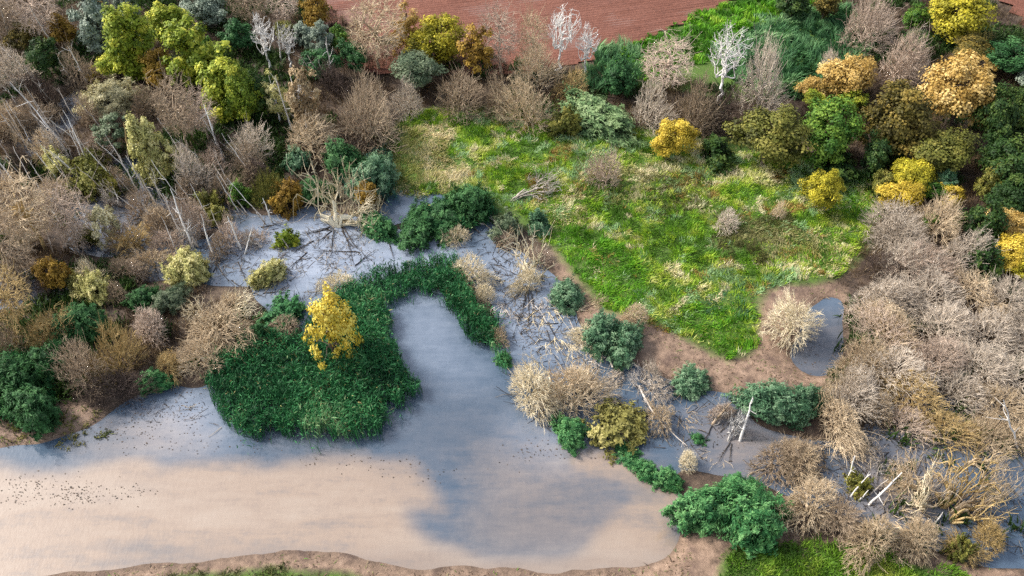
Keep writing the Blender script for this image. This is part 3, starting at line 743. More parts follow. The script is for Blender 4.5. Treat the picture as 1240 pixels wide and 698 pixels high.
for k, (b_, mt, lb) in enumerate([((20, 112, 66, 156), 'browntwig', 'brown brush behind the longest leaning white trunk'), ((36, 150, 84, 196), 'tantwig', 'tan brush at the feet of the leaning trunk cluster'), ((84, 112, 124, 152), 'browntwig', 'brown brush under the white-leaved willow, left side'),
    ((96, 150, 140, 196), 'pinktwig', 'dull brown brush below the grey-green hanging leaves'), ((2, 176, 46, 216), 'darktwig', 'dark brush on the left edge under the leaning trunks'), ((118, 190, 164, 236), 'browntwig', 'brown brush right of the olive swamp bush'),
    ((146, 222, 186, 262), 'browntwig', 'brown brush under the pale yellow tree pair'), ((-14, 120, 30, 172), 'browntwig', 'brown brush on the left edge behind the leaning trunks'), ((120, 262, 160, 300), 'pinktwig', 'pinkish brush behind the pale cream little tree'),
    ((244, 268, 284, 312), 'browntwig', 'brown brush around the white trunk near the bright channel'), ((284, 266, 330, 300), 'pinktwig', 'pinkish brush at the left end of the bright channel'), ((160, 286, 206, 326), 'tantwig', 'tan brush left of the pale willow at the channel end'),
    ((30, 318, 70, 366), 'darktwig', 'dark bare brush in the flooded left wood'), ((-10, 300, 44, 352), 'browntwig', 'brown tangle on the left edge over flooded ground'), ((250, 344, 300, 384), 'tantwig', 'tan brush along the lower edge of the bright channel'),
    ((130, 300, 170, 340), 'browntwig', 'brown brush above the dark pool in the left wood')]):
    T('straw' if k % 2 else 'dome', BS, mt, b_, lb)
# --- behind, towards the field
T('tree', BT, 'browntwig', (276, -24, 322, 34), 'brown bare tree at the top edge above the dark green tree')
T('birch', BI, 'whitebark', (303, 22, 340, 88), 'white bare birch right of the dark green tree at top')
T('birch', BI, 'whitebark', (334, 34, 362, 86), 'smaller white bare birch left of the twin silver willows')
T('tree', BT, 'pinktwig', (318, -26, 366, 34), 'purplish grey bare tree at the top edge left of the ochre bush')
T('round', LT, 'olive', (330, 24, 364, 56), 'olive tree crown behind the two white birches')
T('round', LT, 'ochre', (362, -8, 402, 38), 'ochre tree at the left corner of the ploughed field')
T('tall', LT, 'silver', (356, 22, 382, 60), 'left one of the twin slim silver-green willows')
T('tall', LT, 'silver', (374, 25, 402, 72), 'right one of the twin slim silver-green willows')
T('round', LT, 'midgreen', (394, 30, 428, 66), 'fresh green tree right of the twin silver willows')
T('round', LT, 'forest', (410, 50, 446, 90), 'dark green tree at the foot of the big bare field-edge tree')
T('round', LT, 'forest', (364, 56, 412, 100), 'dark green thicket behind the four leaning grey trunks')
T('dome', BS, 'darktwig', (378, 76, 430, 120), 'dark bare brush behind the big brown dome shrub')
T('tree', BT, 'tantwig', (418, -6, 490, 88), 'biggest bare tan tree standing against the ploughed field')
T('loose', LT, 'gold', (472, 4, 514, 70), 'orange-gold tree between the big bare tree and the yellow maple')
T('round', LT, 'maple', (489, 18, 562, 84), 'bright yellow round tree against the ploughed field')
T('loose', LT, 'ochre', (556, 30, 604, 96), 'thin olive-gold tree right of the bright yellow round tree')
T('tree', BT, 'pinktwig', (582, 12, 630, 92), 'pinkish bare tree against the field right of the olive-gold tree')
T('tree', BT, 'tantwig', (626, 18, 662, 90), 'narrow tan bare tree left of the two white birches')
T('round', LT, 'greengrey', (470, 62, 542, 120), 'grey-green round shrub below the bright yellow round tree')
T('grey', BS, 'greytwig', (472, 96, 516, 140), 'grey twiggy shrub below the grey-green round shrub')
T('grey', BS, 'browntwig', (524, 82, 588, 138), 'grey-brown dome shrub below and right of the yellow round tree')
T('grey', BS, 'browntwig', (578, 84, 630, 144), 'grey-brown dome shrub in the hedge above the meadow, right of another')
T('dome', BS, 'tantwig', (628, 52, 680, 108), 'tan shrub at the foot of the left white birch')
T('grey', BS, 'tantwig', (606, 92, 674, 154), 'wide tan twiggy shrub in the hedge left of the green willow')
T('dome', BS, 'ochretwig', (666, 78, 728, 122), 'ochre-brown bush at the foot of the right white birch')
T('birch', BI, 'whitebark', (655, 12, 700, 92), 'taller white birch standing alone against the ploughed field')
T('birch', BI, 'whitebark', (692, 36, 728, 96), 'shorter white birch leaning right against the ploughed field')
T('round', LT, 'forest', (724, 66, 772, 118), 'dark green shrub between the birches and the big grey shrubs')
T('willow', WS_, 'sage', (674, 112, 766, 164), 'grey-green willow shrub in the middle of the hedge above the meadow')
T('bush', LS, 'olive', (664, 128, 706, 164), 'dull olive bush under the left end of the grey-green hedge willow')
T('tree', BT, 'pinktwig', (772, 46, 840, 112), 'pale pinkish bare tree at the end of the field verge')
T('dome', BS, 'greytwig', (756, 80, 816, 168), 'grey bare shrub right of the grey-green hedge willow')
T('dome', BS, 'browntwig', (806, 82, 880, 176), 'large brown dome shrub behind the small golden yellow bush')
T('birch', BI, 'whitebark', (852, 38, 906, 132), 'broad white bare birch right of the large brown dome shrub')
T('dome', BS, 'greytwig', (888, 48, 968, 142), 'large grey bare shrub right of the broad white birch')
T('dome', BS, 'darktwig', (846, 110, 896, 160), 'dark bare brush at the foot of the broad white birch')
T('round', LT, 'yellow', (785, 139, 840, 190), 'small golden yellow round bush at the top of the meadow')
T('round', LT, 'olive', (886, 124, 976, 210), 'olive-gold round tree, left of the green round tree')
T('round', LT, 'midgreen', (962, 121, 1044, 206), 'bright green round tree between olive-gold tree and bronze tree')
T('round', LT, 'gold', (992, 66, 1068, 126), 'golden tan tree behind the bright green round tree')
T('round', LT, 'gold', (966, 88, 1004, 124), 'small orange-gold tree left of the golden tan tree')
T('round', LT, 'yellowgreen', (966, 110, 1006, 136), 'yellow tree crown behind the bright green round tree, left side')
T('round', LT, 'yellowgreen', (1012, 106, 1052, 140), 'yellow tree crown behind the bright green round tree, right side')
T('dome', BS, 'greytwig', (990, 60, 1030, 96), 'grey bare shrub peeking above the golden tan tree')
T('round', LT, 'bronze', (1044, 94, 1134, 190), 'dark bronze-green round tree left of the big gold tree')
T('round', LT, 'gold', (1118, 66, 1208, 172), 'biggest gold tree near the top right')
T('loose', LT, 'gold', (1172, 64, 1204, 100), 'small orange tree crown behind the top of the biggest gold tree')
T('grey', BS, 'pinktwig', (1014, -10, 1090, 58), 'pinkish grey bare tree mass at the top edge right of the verge')
T('grey', BS, 'pinktwig', (1058, 32, 1124, 98), 'pinkish grey bare shrub behind the dark bronze tree')
T('grey', BS, 'pinktwig', (1090, 62, 1138, 108), 'pinkish bare shrub between bronze tree and biggest gold tree')
T('round', LT, 'maple', (1116, -18, 1200, 54), 'yellow-green round tree at the top right near the field corner')
T('round', LT, 'midgreen', (1094, 2, 1128, 38), 'small fresh green tree left of the top right yellow-green tree')
T('round', LT, 'darkgreen', (938, -14, 986, 26), 'dark green tree at the top edge beside the verge')
T('round', LT, 'bronze', (980, -14, 1020, 30), 'reddish brown tree at the top edge beside the dark green tree')
T('round', LT, 'bronze', (1150, 42, 1204, 78), 'brown-bronze tree below the top right yellow-green tree')
T('round', LT, 'darkgreen', (1086, 34, 1130, 72), 'dark green tree below the small fresh green tree')
T('round', LT, 'forest', (1196, 52, 1262, 100), 'dark green tree on the right edge below the field corner')
T('round', LT, 'silver', (1232, 74, 1266, 108), 'grey-green bush on the right edge below the field corner')
T('round', LT, 'darkgreen', (1174, 100, 1236, 196), 'tall dark green tree right of the biggest gold tree')
T('round', LT, 'darkgreen', (1214, 92, 1276, 170), 'dark green tree on the right edge beside the biggest gold tree')
T('loose', LT, 'olive', (1226, 92, 1266, 150), 'olive tree on the right edge behind the dark green trees')
T('round', LT, 'olive', (1104, 158, 1186, 216), 'olive tree below the biggest gold tree')
T('round', LT, 'darkgreen', (1180, 168, 1262, 244), 'dark olive tree on the right edge below the tall dark green trees')
T('round', LT, 'olive', (1186, 196, 1224, 246), 'dull olive-tan tree between dark green trees on the right')
T('round', LT, 'darkgreen', (1040, 166, 1086, 216), 'dark green bush in shade between bronze tree and yellow bush')
T('bush', LS, 'darkgreen', (980, 178, 1046, 220), 'dark green bush in shade under the bright green round tree')
T('bush', LS, 'darkgreen', (838, 162, 894, 200), 'dark green low bush between golden bush and olive-gold tree')
T('round', LT, 'maple', (968, 202, 1020, 258), 'yellow round bush standing alone at the right end of the meadow')
T('round', LT, 'maple', (1074, 190, 1136, 236), 'yellow-green bush behind the ragged yellow bush on the right')
T('round', LT, 'olive', (1056, 206, 1090, 246), 'olive bush left of the ragged yellow bush')
T('round', LT, 'yellow', (1068, 216, 1122, 264), 'ragged yellow bush above the grey willow thicket')
T('round', LT, 'yellow', (1138, 220, 1170, 254), 'smaller ragged yellow bush above the grey willow thicket')
T('round', LT, 'teal', (1130, 200, 1162, 232), 'blue-green bush behind the smaller ragged yellow bush')
T('round', LT, 'midgreen', (1110, 218, 1144, 250), 'mid green bush between the two ragged yellow bushes')
T('round', LT, 'midgreen', (1120, 256, 1140, 278), 'tiny bright green sapling amid the grey thicket under the yellow bushes')
T('round', LT, 'darkgreen', (1164, 236, 1214, 298), 'dark green tree at the right top corner of the grey thicket')
T('round', LT, 'darkgreen', (1204, 210, 1268, 270), 'dark green tree on the right edge above the amber trees')
T('round', LT, 'gold', (1196, 250, 1248, 292), 'amber tree on the right edge, upper of two')
T('round', LT, 'yellow', (1204, 288, 1258, 326), 'amber yellow tree on the right edge, lower of two')
T('round', LT, 'maple', (1220, 312, 1256, 342), 'yellow-green bush on the right edge under the amber trees')
T('bush', LS, 'darkgreen', (1168, 290, 1216, 340), 'dark green bush in shade left of the amber trees')
# --- middle, around the meadow's left end
T('loose', BI, 'paleyellow', (315, 78, 350, 162), 'golden-leaved birch with white stem left of centre top', bark='whitebark')
T('loose', BI, 'tanleaf', (342, 78, 390, 166), 'tan-leaved birch with white stem beside the golden-leaved birch', bark='whitebark')
T('grey', BS, 'browntwig', (398, 86, 486, 176), 'largest brown dome shrub left of the meadow')
T('straw', BS, 'tantwig', (328, 132, 412, 196), 'grey-tan sprawling shrub at the feet of the two leafy birches')
T('willow', WS_, 'forest', (378, 158, 440, 218), 'dark green shrub under the largest brown dome shrub')
T('willow', WS_, 'teal', (422, 176, 486, 240), 'blue-green willow shrub right of the splayed straw tree')
T('willow', WS_, 'forest', (362, 196, 402, 258), 'dark green shrub left of the splayed straw tree')
T('bush', LS, 'teal', (340, 176, 374, 206), 'grey-green small shrub under the sprawling grey-tan shrub')
T('round', LT, 'ochre', (430, 216, 462, 262), 'small ochre bush right of the splayed straw tree', )
T('willow', WS_, 'emerald', (432, 252, 478, 290), 'small green shrub standing in water right of the straw tree')
T('dome', BS, 'pinktwig', (711, 165, 762, 232), 'grey bare bush standing alone in the meadow')
T('dome', BS, 'greytwig', (862, 246, 900, 278), 'little grey bare bush in the right part of the meadow')
T('dome', BS, 'tantwig', (930, 240, 956, 268), 'small tan bare bush in the meadow left of the yellow bush')
T('willow', WS_, 'forest', (540, 220, 606, 276), 'tallest dark green willow at the right end of the spit')
T('willow', WS_, 'forest', (470, 248, 546, 286), 'dark green willow at the left end of the spit')
T('willow', WS_, 'forest', (506, 234, 578, 282), 'dark green willow in the middle of the spit')
T('bush', LS, 'greengrey', (594, 254, 632, 290), 'grey-green bush at the meadow corner above the bare upright tree')
T('straw', BS, 'pinktwig', (598, 262, 624, 308), 'reddish tan brush on the bank at the meadow corner')
T('straw', BS, 'strawtwig', (540, 276, 596, 366), 'straw coloured dead bush across the reed loop')
T('straw', BS, 'strawtwig', (536, 256, 572, 306), 'small straw coloured dead brush where the spit meets the channel')
T('bush', LS, 'teal', (634, 250, 666, 286), 'grey-green bush at the meadow edge behind the bare upright tree')
T('willow', WS_, 'teal', (660, 330, 708, 376), 'blue-green round shrub on the mud bank right of the bare upright tree')
T('willow', WS_, 'teal', (692, 366, 758, 422), 'blue-green shrub on the channel bank, upper left of a joined pair')
T('willow', WS_, 'teal', (728, 390, 786, 440), 'blue-green shrub on the channel bank, lower right of a joined pair')
T('straw', BS, 'tantwig', (752, 354, 794, 398), 'tan bare tuft leaning right beside the blue-green shrub pair')
T('dome', BS, 'greytwig', (760, 428, 822, 480), 'grey tangled brush between the shrub pair and the turquoise shrub')
T('willow', WS_, 'teal', (816, 440, 862, 478), 'turquoise small round shrub on the channel bank')
T('straw', BS, 'strawtwig', (929, 338, 999, 424), 'pale straw dome shrub beside the small dark pool')
T('willow', WS_, 'teal', (902, 444, 972, 520), 'large turquoise shrub below the small pool, left half')
T('willow', WS_, 'teal', (946, 446, 1000, 514), 'large turquoise shrub below the small pool, right half')
T('straw', BS, 'strawtwig', (604, 408, 690, 506), 'large straw dead willow in the middle channel, left half')
T('straw', BS, 'tantwig', (654, 430, 738, 510), 'large tan dead willow in the middle channel, right half')
T('willow', WS_, 'emerald', (664, 492, 716, 540), 'bright green shrub in the water under the large straw willow')
T('bush', LS, 'strawolive', (714, 488, 786, 534), 'yellow-olive bush in the water right of the bright green shrub')
T('willow', WS_, 'emerald', (740, 530, 782, 560), 'small green shrub at the start of the row across the channel mouth')
T('willow', WS_, 'emerald', (768, 548, 802, 582), 'green shrub, second of the row across the channel mouth')
T('willow', WS_, 'emerald', (790, 552, 830, 594), 'green shrub, third of the row across the channel mouth')
T('straw', BS, 'strawtwig', (818, 538, 852, 580), 'small straw tuft behind the row of green shrubs')
T('willow', WS_, 'emerald', (816, 570, 892, 648), 'large green shrub at the pond corner, left of three')
T('willow', WS_, 'emerald', (868, 580, 956, 664), 'large green shrub at the pond corner, right of three')
T('willow', WS_, 'emerald', (868, 568, 924, 616), 'green shrub at the pond corner, rear of three')
T('willow', WS_, 'emerald', (830, 514, 856, 540), 'tiny green shrub on a dead log in the channel')
T('willow', WS_, 'emerald', (598, 412, 624, 452), 'green bush on the reed tip left of the straw dead willow')
T('straw', BS, 'tantwig', (592, 384, 622, 424), 'tan brush at the end of the reed loop')
T('straw', BS, 'browntwig', (896, 512, 1000, 586), 'brown sprawling bare willow right of the dead white log')
T('straw', BS, 'tantwig', (946, 566, 1030, 644), 'tan bare willow right of the large green corner shrubs')
T('straw', BS, 'tantwig', (984, 442, 1052, 556), 'tall tan fan-shaped bare willow below the grey thicket')
# --- left lower
T('tree', BT, 'tantwig', (-6, 204, 70, 312), 'pinkish tan bare tree on the left side of the swamp', bark='ochretwig')
T('tree', BT, 'pinktwig', (48, 222, 108, 308), 'pink-brown bare tree right of another beside the swamp water')
T('tree', BT, 'browntwig', (-30, 250, 30, 350), 'brown bare tree on the left edge beside the swamp')
T('round', LT, 'ochre', (46, 294, 86, 376), 'ochre leafed bush in the left wood beside the flooded ground')
T('loose', LT, 'cream', (104, 232, 142, 300), 'pale cream leaning little tree over the left swamp', bark='palewood')
T('bush', LS, 'olive', (88, 258, 118, 306), 'olive moss-coloured bush left of the pale cream little tree')
T('straw', BS, 'ochretwig', (134, 258, 186, 306), 'olive-brown brush right of the pale cream little tree')
T('willow', WS_, 'paleyellow', (84, 322, 134, 370), 'pale yellow leafed bush in the left wood')
T('straw', BS, 'browntwig', (120, 330, 158, 376), 'brown bush right of the pale yellow leafed bush')
T('willow', WS_, 'paleyellow', (198, 294, 256, 352), 'pale yellow-green willow at the left end of the bright channel')
T('willow', WS_, 'paleyellow', (304, 308, 352, 352), 'pale yellow-green willow in the middle of the bright channel')
T('bush', LS, 'limegreen', (330, 264, 362, 306), 'lime green bush in the bright channel')
T('straw', BS, 'strawtwig', (388, 312, 430, 362), 'pale straw mop of twigs above the bright yellow tree')
T('willow', WS_, 'forest', (156, 336, 196, 382), 'dark green willow in the left wood, left of a pair')
T('willow', WS_, 'greengrey', (182, 336, 224, 386), 'grey-green willow in the left wood, right of a pair')
T('willow', WS_, 'forest', (60, 362, 126, 414), 'dark green shrub under the pale yellow bush at left')
T('straw', BS, 'tantwig', (206, 350, 312, 430), 'wide pinkish straw bush between wood and reed island')
T('straw', BS, 'tantwig', (216, 400, 280, 456), 'straw brush at the lower left of the wide straw bush')
T('straw', BS, 'pinktwig', (150, 366, 214, 420), 'pinkish brown brush left of the wide straw bush')
T('grey', BS, 'ochretwig', (100, 388, 172, 462), 'amber and brown twiggy shrub near the pond corner', )
T('straw', BS, 'ochretwig', (180, 414, 220, 464), 'amber brush above the small green shrub on the shore')
T('grey', BS, 'browntwig', (66, 400, 132, 480), 'dull brown twiggy shrub on the pond shore at left')
T('grey', BS, 'darktwig', (100, 440, 176, 496), 'dark brown brush on the pond shore at left')
T('willow', WS_, 'emerald', (166, 436, 206, 474), 'small dark green shrub on the left pond shore')
T('willow', WS_, 'forest', (-24, 420, 52, 500), 'dark green leafy shrub mass on the left edge')
T('willow', WS_, 'forest', (28, 396, 84, 470), 'dark green shrub right of the left edge mass')
T('willow', WS_, 'forest', (4, 458, 74, 518), 'dark green shrub frontmost on the left edge by the mud')
T('tree', BT, 'ochretwig', (-20, 320, 34, 410), 'yellowish bare tree on the left edge above the dark green shrubs')
T('dome', BS, 'ochretwig', (28, 376, 78, 430), 'mossy yellow bare branches over the dark green shrubs')
T('dome', BS, 'browntwig', (-14, 374, 34, 440), 'brown bare shrub on the left edge under the yellowish tree')
T('straw', BS, 'browntwig', (318, 372, 372, 410), 'flattened brown brush between the reeds and the yellow tree')
T('bush', LS, 'forest', (300, 384, 330, 418), 'dark green bush at the upper left of the reed island')
T('bush', LS, 'emerald', (312, 366, 368, 388), 'low green bush at the edge of the bright channel')
# the yellow tree on the reed island: two crowns lean apart
T('island', LT, 'lemon', (358, 334, 434, 448), 'bright yellow tree standing alone on the reed island')
T('straw', BS, 'ochretwig', (366, 444, 420, 478), 'patch of amber dead brush in the reed island')
# --- grey willow thicket on the right
THICK = [(1040, 262, 78, 60), (1096, 282, 70, 60), (1140, 262, 66, 62), (1066, 312, 80, 62), (1120, 316, 76, 60), (1166, 300, 70, 62), (1030, 352, 66, 58), (1082, 352, 78, 60), (1134, 350, 76, 62), (1186, 346, 72, 58),
         (1226, 362, 74, 60), (1036, 398, 74, 60), (1090, 396, 80, 62), (1146, 392, 76, 60), (1198, 396, 76, 60), (1246, 404, 70, 60), (1030, 440, 76, 62), (1084, 440, 82, 64), (1136, 436, 78, 60), (1190, 442, 76, 60), (1238, 448, 74, 60),
         (1064, 478, 76, 58), (1116, 474, 70, 52), (1216, 486, 76, 56), (1160, 470, 64, 48), (1100, 506, 60, 46), (1020, 320, 44, 40), (1016, 464, 60, 60), (1150, 512, 62, 52), (1196, 522, 66, 44), (1240, 522, 62, 48)]
for i, (u, v, w, h) in enumerate(THICK):
    if u < 1070: u = np.interp(v, [262, 300, 330, 360, 400, 440, 475], [1052, 1052, 1042, 1038, 1032, 1016, 1000]) + w / 2 + 2
    mt = 'ochretwig' if i in (22, 28) else ('tantwig' if i in (23, 29, 12) else ('darktwig' if i == 26 else (('greytwig', 'greytwig', 'tantwig', 'greytwig', 'pinktwig', 'greytwig', 'greytwig')[i % 7])))
    zone, gr = (('grey leafless willow in the thicket under the yellow and dark green trees', 'upper thicket willows') if v < 330 else
                ('grey leafless willow in the thicket right of the small pool', 'left thicket willows') if u < 1060 else
                ('grey leafless willow in the right edge part of the thicket', 'right edge thicket willows') if u > 1180 else
                ('grey leafless willow in the middle of the large thicket', 'middle thicket willows') if v < 462 else
                ('greyish bare willow on the thicket edge above the flooded ground', 'lower thicket willows'))
    row = int(np.digitize(v, [330, 375, 420, 462])); mates = sorted(q[0] for q in THICK if int(np.digitize(q[1], [330, 375, 420, 462])) == row)
    nth = ('first', 'second', 'third', 'fourth', 'fifth', 'sixth', 'seventh', 'eighth', 'ninth')[mates.index(THICK[i][0])]
    zone = 'leafless greyish willow, %s from the left in the %s row of the thicket' % (nth, ('top', 'second', 'third', 'fourth', 'lowest')[row]); gr = 'willows of the grey thicket'
    if i == 26: zone, gr = 'dark bare shrub at the left tip of the thicket by the meadow', None
    if i in (22, 28): zone, gr = ('amber brown shrub on the lower edge of the thicket' if i == 22 else 'amber bare shrub at the flooded foot of the thicket'), None
    T('grey', BS, mt, (u - w / 2 - 4, v - h / 2, u + w / 2 + 4, v + h / 2), zone, gr)
for b_, mt, lb in [((1040, 470, 1090, 520), 'tantwig', 'tan willow on the thicket edge right of the fan-shaped willow'), ((944, 520, 1010, 580), 'tantwig', 'tan bare willow in the channel above the corner shrubs'),
    ((1064, 570, 1110, 606), 'tantwig', 'low tan brush in water right of the white sticks'), ((990, 590, 1046, 650), 'browntwig', 'brown brush left of the toppled tan willow'),
    ((724, 432, 770, 470), 'greytwig', 'grey brush in the channel below the blue-green shrub pair'), ((690, 380, 730, 420), 'strawtwig', 'straw brush in the channel left of the shrub pair'), ((618, 310, 662, 356), 'strawtwig', 'straw brush around the foot of the upright straw tree'),
    ((780, 476, 826, 520), 'tantwig', 'tan tangled brush on the long grey log'), ((852, 470, 892, 512), 'pinktwig', 'pinkish bare brush on the channel bank left of the turquoise shrub'), ((640, 290, 672, 326), 'pinktwig', 'reddish brush on the bank beside the upright straw tree'),
    ((572, 330, 604, 380), 'strawtwig', 'straw brush on the right side of the reed loop'), ((1150, 640, 1200, 684), 'ochretwig', 'amber brush behind the small yellow-green bush at lower right')]:
    T('straw', BS, mt, b_, lb)
# --- lower right flooded corner
T('straw', BS, 'tantwig', (1024, 606, 1104, 684), 'tan toppled willow brush above the lower right grass, left half')
T('straw', BS, 'tantwig', (1086, 616, 1152, 682), 'tan toppled willow brush above the lower right grass, right half')
T('straw', BS, 'ochretwig', (1176, 622, 1232, 676), 'amber brown brush in the water at the lower right')
T('bush', LS, 'olive', (1148, 642, 1186, 686), 'small yellow-green leafed bush at the lower right shore')
T('bush', LS, 'olive', (1026, 562, 1062, 604), 'submerged olive weed bush beside the white dead sticks')
FAN(BT, 'ochretwig', (1142, 616), (1204, 530), 6.5, 'amber willow with long splayed limbs in the flooded lower right corner', kind='limbs', width=.9, bark='ochretwig')
FAN(BT, 'tantwig', (1112, 616), (1160, 548), 5.5, 'tan upright limbs left of the amber splayed willow', width=.7)
FAN(BT, 'ochretwig', (1148, 632), (1232, 592), 3.6, 'amber low limbs reaching right of the splayed willow', kind='limbs', width=.7)
FAN(FT, 'tantwig', (1066, 572), (1110, 560), 1.6, 'tan fallen brush arching in water above the white sticks', width=.7)
FAN(FT, 'tantwig', (1030, 612), (1150, 640), 1.0, 'long tan fallen willow limbs pointing right above the lower grass', width=.5)
for a_, t_, z_, lb in [((1046, 628), (1110, 690), 1.2, 'tan drooping limbs over the lower right bank'), ((1110, 640), (1070, 690), .9, 'tan drooping limbs beside the lower right grass'), ((1012, 512), (1000, 452), 5.0, 'tan upright limbs inside the fan-shaped willow'), ((1012, 512), (1040, 560), .8, 'tan limbs drooping to water below the fan-shaped willow'),
    ((960, 560), (912, 590), .8, 'brown limbs drooping left over the channel'), ((1170, 560), (1240, 540), 4.0, 'tan limbs reaching to the right edge'), ((1120, 600), (1090, 540), 4.5, 'tan limbs leaning left behind the white sticks'), ((668, 470), (622, 430), 2.5, 'straw limbs leaning left out of the dead willow'), ((668, 470), (720, 440), 3.0, 'straw limbs leaning right out of the dead willow'),
    ((260, 396), (220, 366), 2.2, 'straw limbs leaning left in the wide straw bush'), ((264, 396), (310, 356), 2.6, 'straw limbs leaning right in the wide straw bush')]:
    FAN(BT, 'tantwig' if 'straw' not in lb else 'strawtwig', a_, t_, z_, lb, width=.8)
FAN(BT, 'tantwig', (1150, 622), (1236, 560), 6.0, 'tan-amber long limbs rising to the right edge from the flooded corner', kind='limbs', width=.6)
FAN(BT, 'strawtwig', (1120, 618), (1128, 556), 6.0, 'pale amber upright limbs in the middle of the flooded corner', kind='limbs', width=.7)
FAN(FT, 'palewood', (990, 606), (942, 668), .6, 'pale fallen branch with twigs lying on the lower right bank', width=.35)
# --- splayed dead trees by the channels
FAN(DT, 'strawtwig', (408, 276), (396, 184), 9.0, 'pale straw dead tree with upright splayed limbs at the bright channel', width=1.0, bark='strawtwig')
FAN(DT, 'strawtwig', (410, 272), (462, 228), 5.0, 'pale straw limbs leaning right from the foot of the splayed dead tree', width=.8)
FAN(DT, 'strawtwig', (640, 340), (644, 264), 7.5, 'upright straw coloured bare tree at the channel by the meadow corner', kind='limbs', width=.8)
FAN(DT, 'palewood', (640, 340), (668, 372), 1.0, 'pale dead branches spreading over the channel below the upright straw tree', width=.8)
FAN(DT, 'tantwig', (702, 486), (716, 420), 5.5, 'bare straw tree with forked trunk right of the large dead willow', width=.7)
FAN(DT, 'strawtwig', (670, 380), (706, 428), 1.2, 'pale dead branch crown lying in the channel above the straw willow', width=.6)
FAN(DT, 'palewood', (862, 516), (884, 470), 3.2, 'pale pink dead branch rising from the water left of the white log', width=.5)
FAN(DT, 'whitebark', (880, 536), (906, 484), 3.6, 'white dead tree leaning over the channel near the turquoise shrub', width=.45)
FAN(DT, 'tantwig', (808, 486), (846, 518), .9, 'tan fallen brush on a log in the right channel', width=.5)
FAN(FT, 'palewood', (620, 248), (680, 212), 2.2, 'pale fallen branches lying on the left of the meadow', width=.5)
FAN(FT, 'tantwig', (938, 510), (950, 478), 2.6, 'pale bare stems in front of the large turquoise shrub', width=.6)
FAN(FT, 'tantwig', (700, 378), (738, 356), 1.4, 'pale bare twigs lying on the mud beside the blue-green pair', width=.4)
for a_, t_, z_, mt, w_, lb in [((636, 344), (604, 388), 1.0, 'palewood', .7, 'bleached branch fan lying left below the upright straw tree'), ((648, 346), (668, 398), 1.0, 'strawtwig', .6, 'straw branch fan lying right below the upright straw tree'), ((600, 300), (624, 268), 3.0, 'tantwig', .8, 'tan branch fan on the bank where the spit meets the meadow'),
    ((690, 420), (724, 452), 1.2, 'palewood', .7, 'bleached branch fan in the channel right of the straw willow'), ((790, 470), (760, 440), 2.2, 'palewood', .8, 'bleached tangled limbs above the long grey log'), ((320, 300), (288, 270), 3.0, 'palewood', .7, 'bleached branch fan in the bright channel left end'), ((350, 320), (318, 336), 1.0, 'tantwig', .7, 'tan branch fan lying in the bright channel'),
    ((240, 300), (214, 252), 4.5, 'palewood', .7, 'bleached limbs behind the white forked dead tree'), ((150, 250), (112, 214), 4.0, 'palewood', .6, 'bleached leaning limbs right of the olive swamp bush'), ((90, 200), (50, 150), 5.0, 'palewood', .6, 'bleached leaning limbs in the middle of the left swamp'), ((40, 180), (4, 140), 4.5, 'tantwig', .7, 'tan leaning limbs on the left edge of the swamp'),
    ((884, 540), (850, 556), .8, 'tantwig', .6, 'tan limbs sunk in the right channel'), ((1090, 560), (1050, 540), 2.0, 'palewood', .7, 'bleached limbs in dark water below the thicket'), ((1210, 610), (1236, 560), 4.5, 'tantwig', .8, 'tan branch fan on the right edge of the flooded corner')]:
    FAN(DT, mt, a_, t_, z_, lb, width=w_)
FAN(BT, 'tantwig', (38, 312), (8, 232), 7.0, 'yellow-brown splayed limbs in the left swamp', width=.9)
FAN(BT, 'pinktwig', (78, 308), (92, 256), 5.0, 'pinkish splayed limbs right of the yellow-brown ones in the swamp', width=.8)
FAN(BT, 'ochretwig', (26, 436), (14, 384), 4.5, 'mossy yellow splayed branches over the left edge shrubs', width=.9)
FAN(BT, 'ochretwig', (46, 404), (86, 384), 3.2, 'mossy yellow arching branch right of the splayed ones at left', width=.7)

# ------------------------------------------------------------------ dead standing and leaning trunks
def POLE(mat, a, b, ztip, r, label, group=None, name=None, nb=4, cat=None, z0=None):
    name = name or ('dead_tree' if z0 is None else 'fallen_log'); cat = cat or ('dead tree' if z0 is None else 'log')
    A = unproj(*a, 0.0); g = float(ground_z(A[0], A[1]))
    A[2] = (max(g, -.05) if z0 is None else z0) - .05
    B = unproj(*b, ztip); R_ = np.random.default_rng(int(a[0] * 7 + a[1] * 13 + b[0]))
    e = bpy.data.objects.new(name, None); COL.objects.link(e); e.location = A; e.empty_display_size = .3
    tag(e, label, cat, group)
    d = B - A; L = np.linalg.norm(d); m = 7; t = np.linspace(0, 1, m + 1)[:, None]
    side = np.cross(d, [0, 0, 1.0]); side /= np.linalg.norm(side) + 1e-6
    P = d * t + side * np.sin(t * np.pi * R_.uniform(.6, 1.6)) * L * R_.uniform(-.025, .025) + R_.normal(0, .006, (m + 1, 3)) * L * (t > 0)
    r = r * 1.0; rr = r * (1 - .7 * t[:, 0])
    G = Geo(); V, F = tubes(P[:-1], P[1:], rr[:-1], rr[1:], 6); G.add(V, F, np.repeat(R_.random(m), 6))
    link('trunk', G.mesh('pole_trunk'), e, BM(mat))
    for k in range(nb):
        i = R_.integers(2, m); q = P[i]; dd = d / L * R_.uniform(.3, .9) + R_.normal(0, .55, 3); dd /= np.linalg.norm(dd)
        ln = L * R_.uniform(.08, .22); q2 = q + dd * ln * .5; q3 = q + dd * ln + R_.normal(0, .1, 3) * ln + np.array([0, 0, .1 * ln])
        G = Geo(); V, F = tubes(np.stack([q, q2]), np.stack([q2, q3]), [rr[i] * .55, rr[i] * .4], [rr[i] * .4, rr[i] * .2], 4); G.add(V, F)
        link('branch', G.mesh('pole_branch'), e, BM(mat))
    return e
WB, PW = 'whitebark', 'palewood'
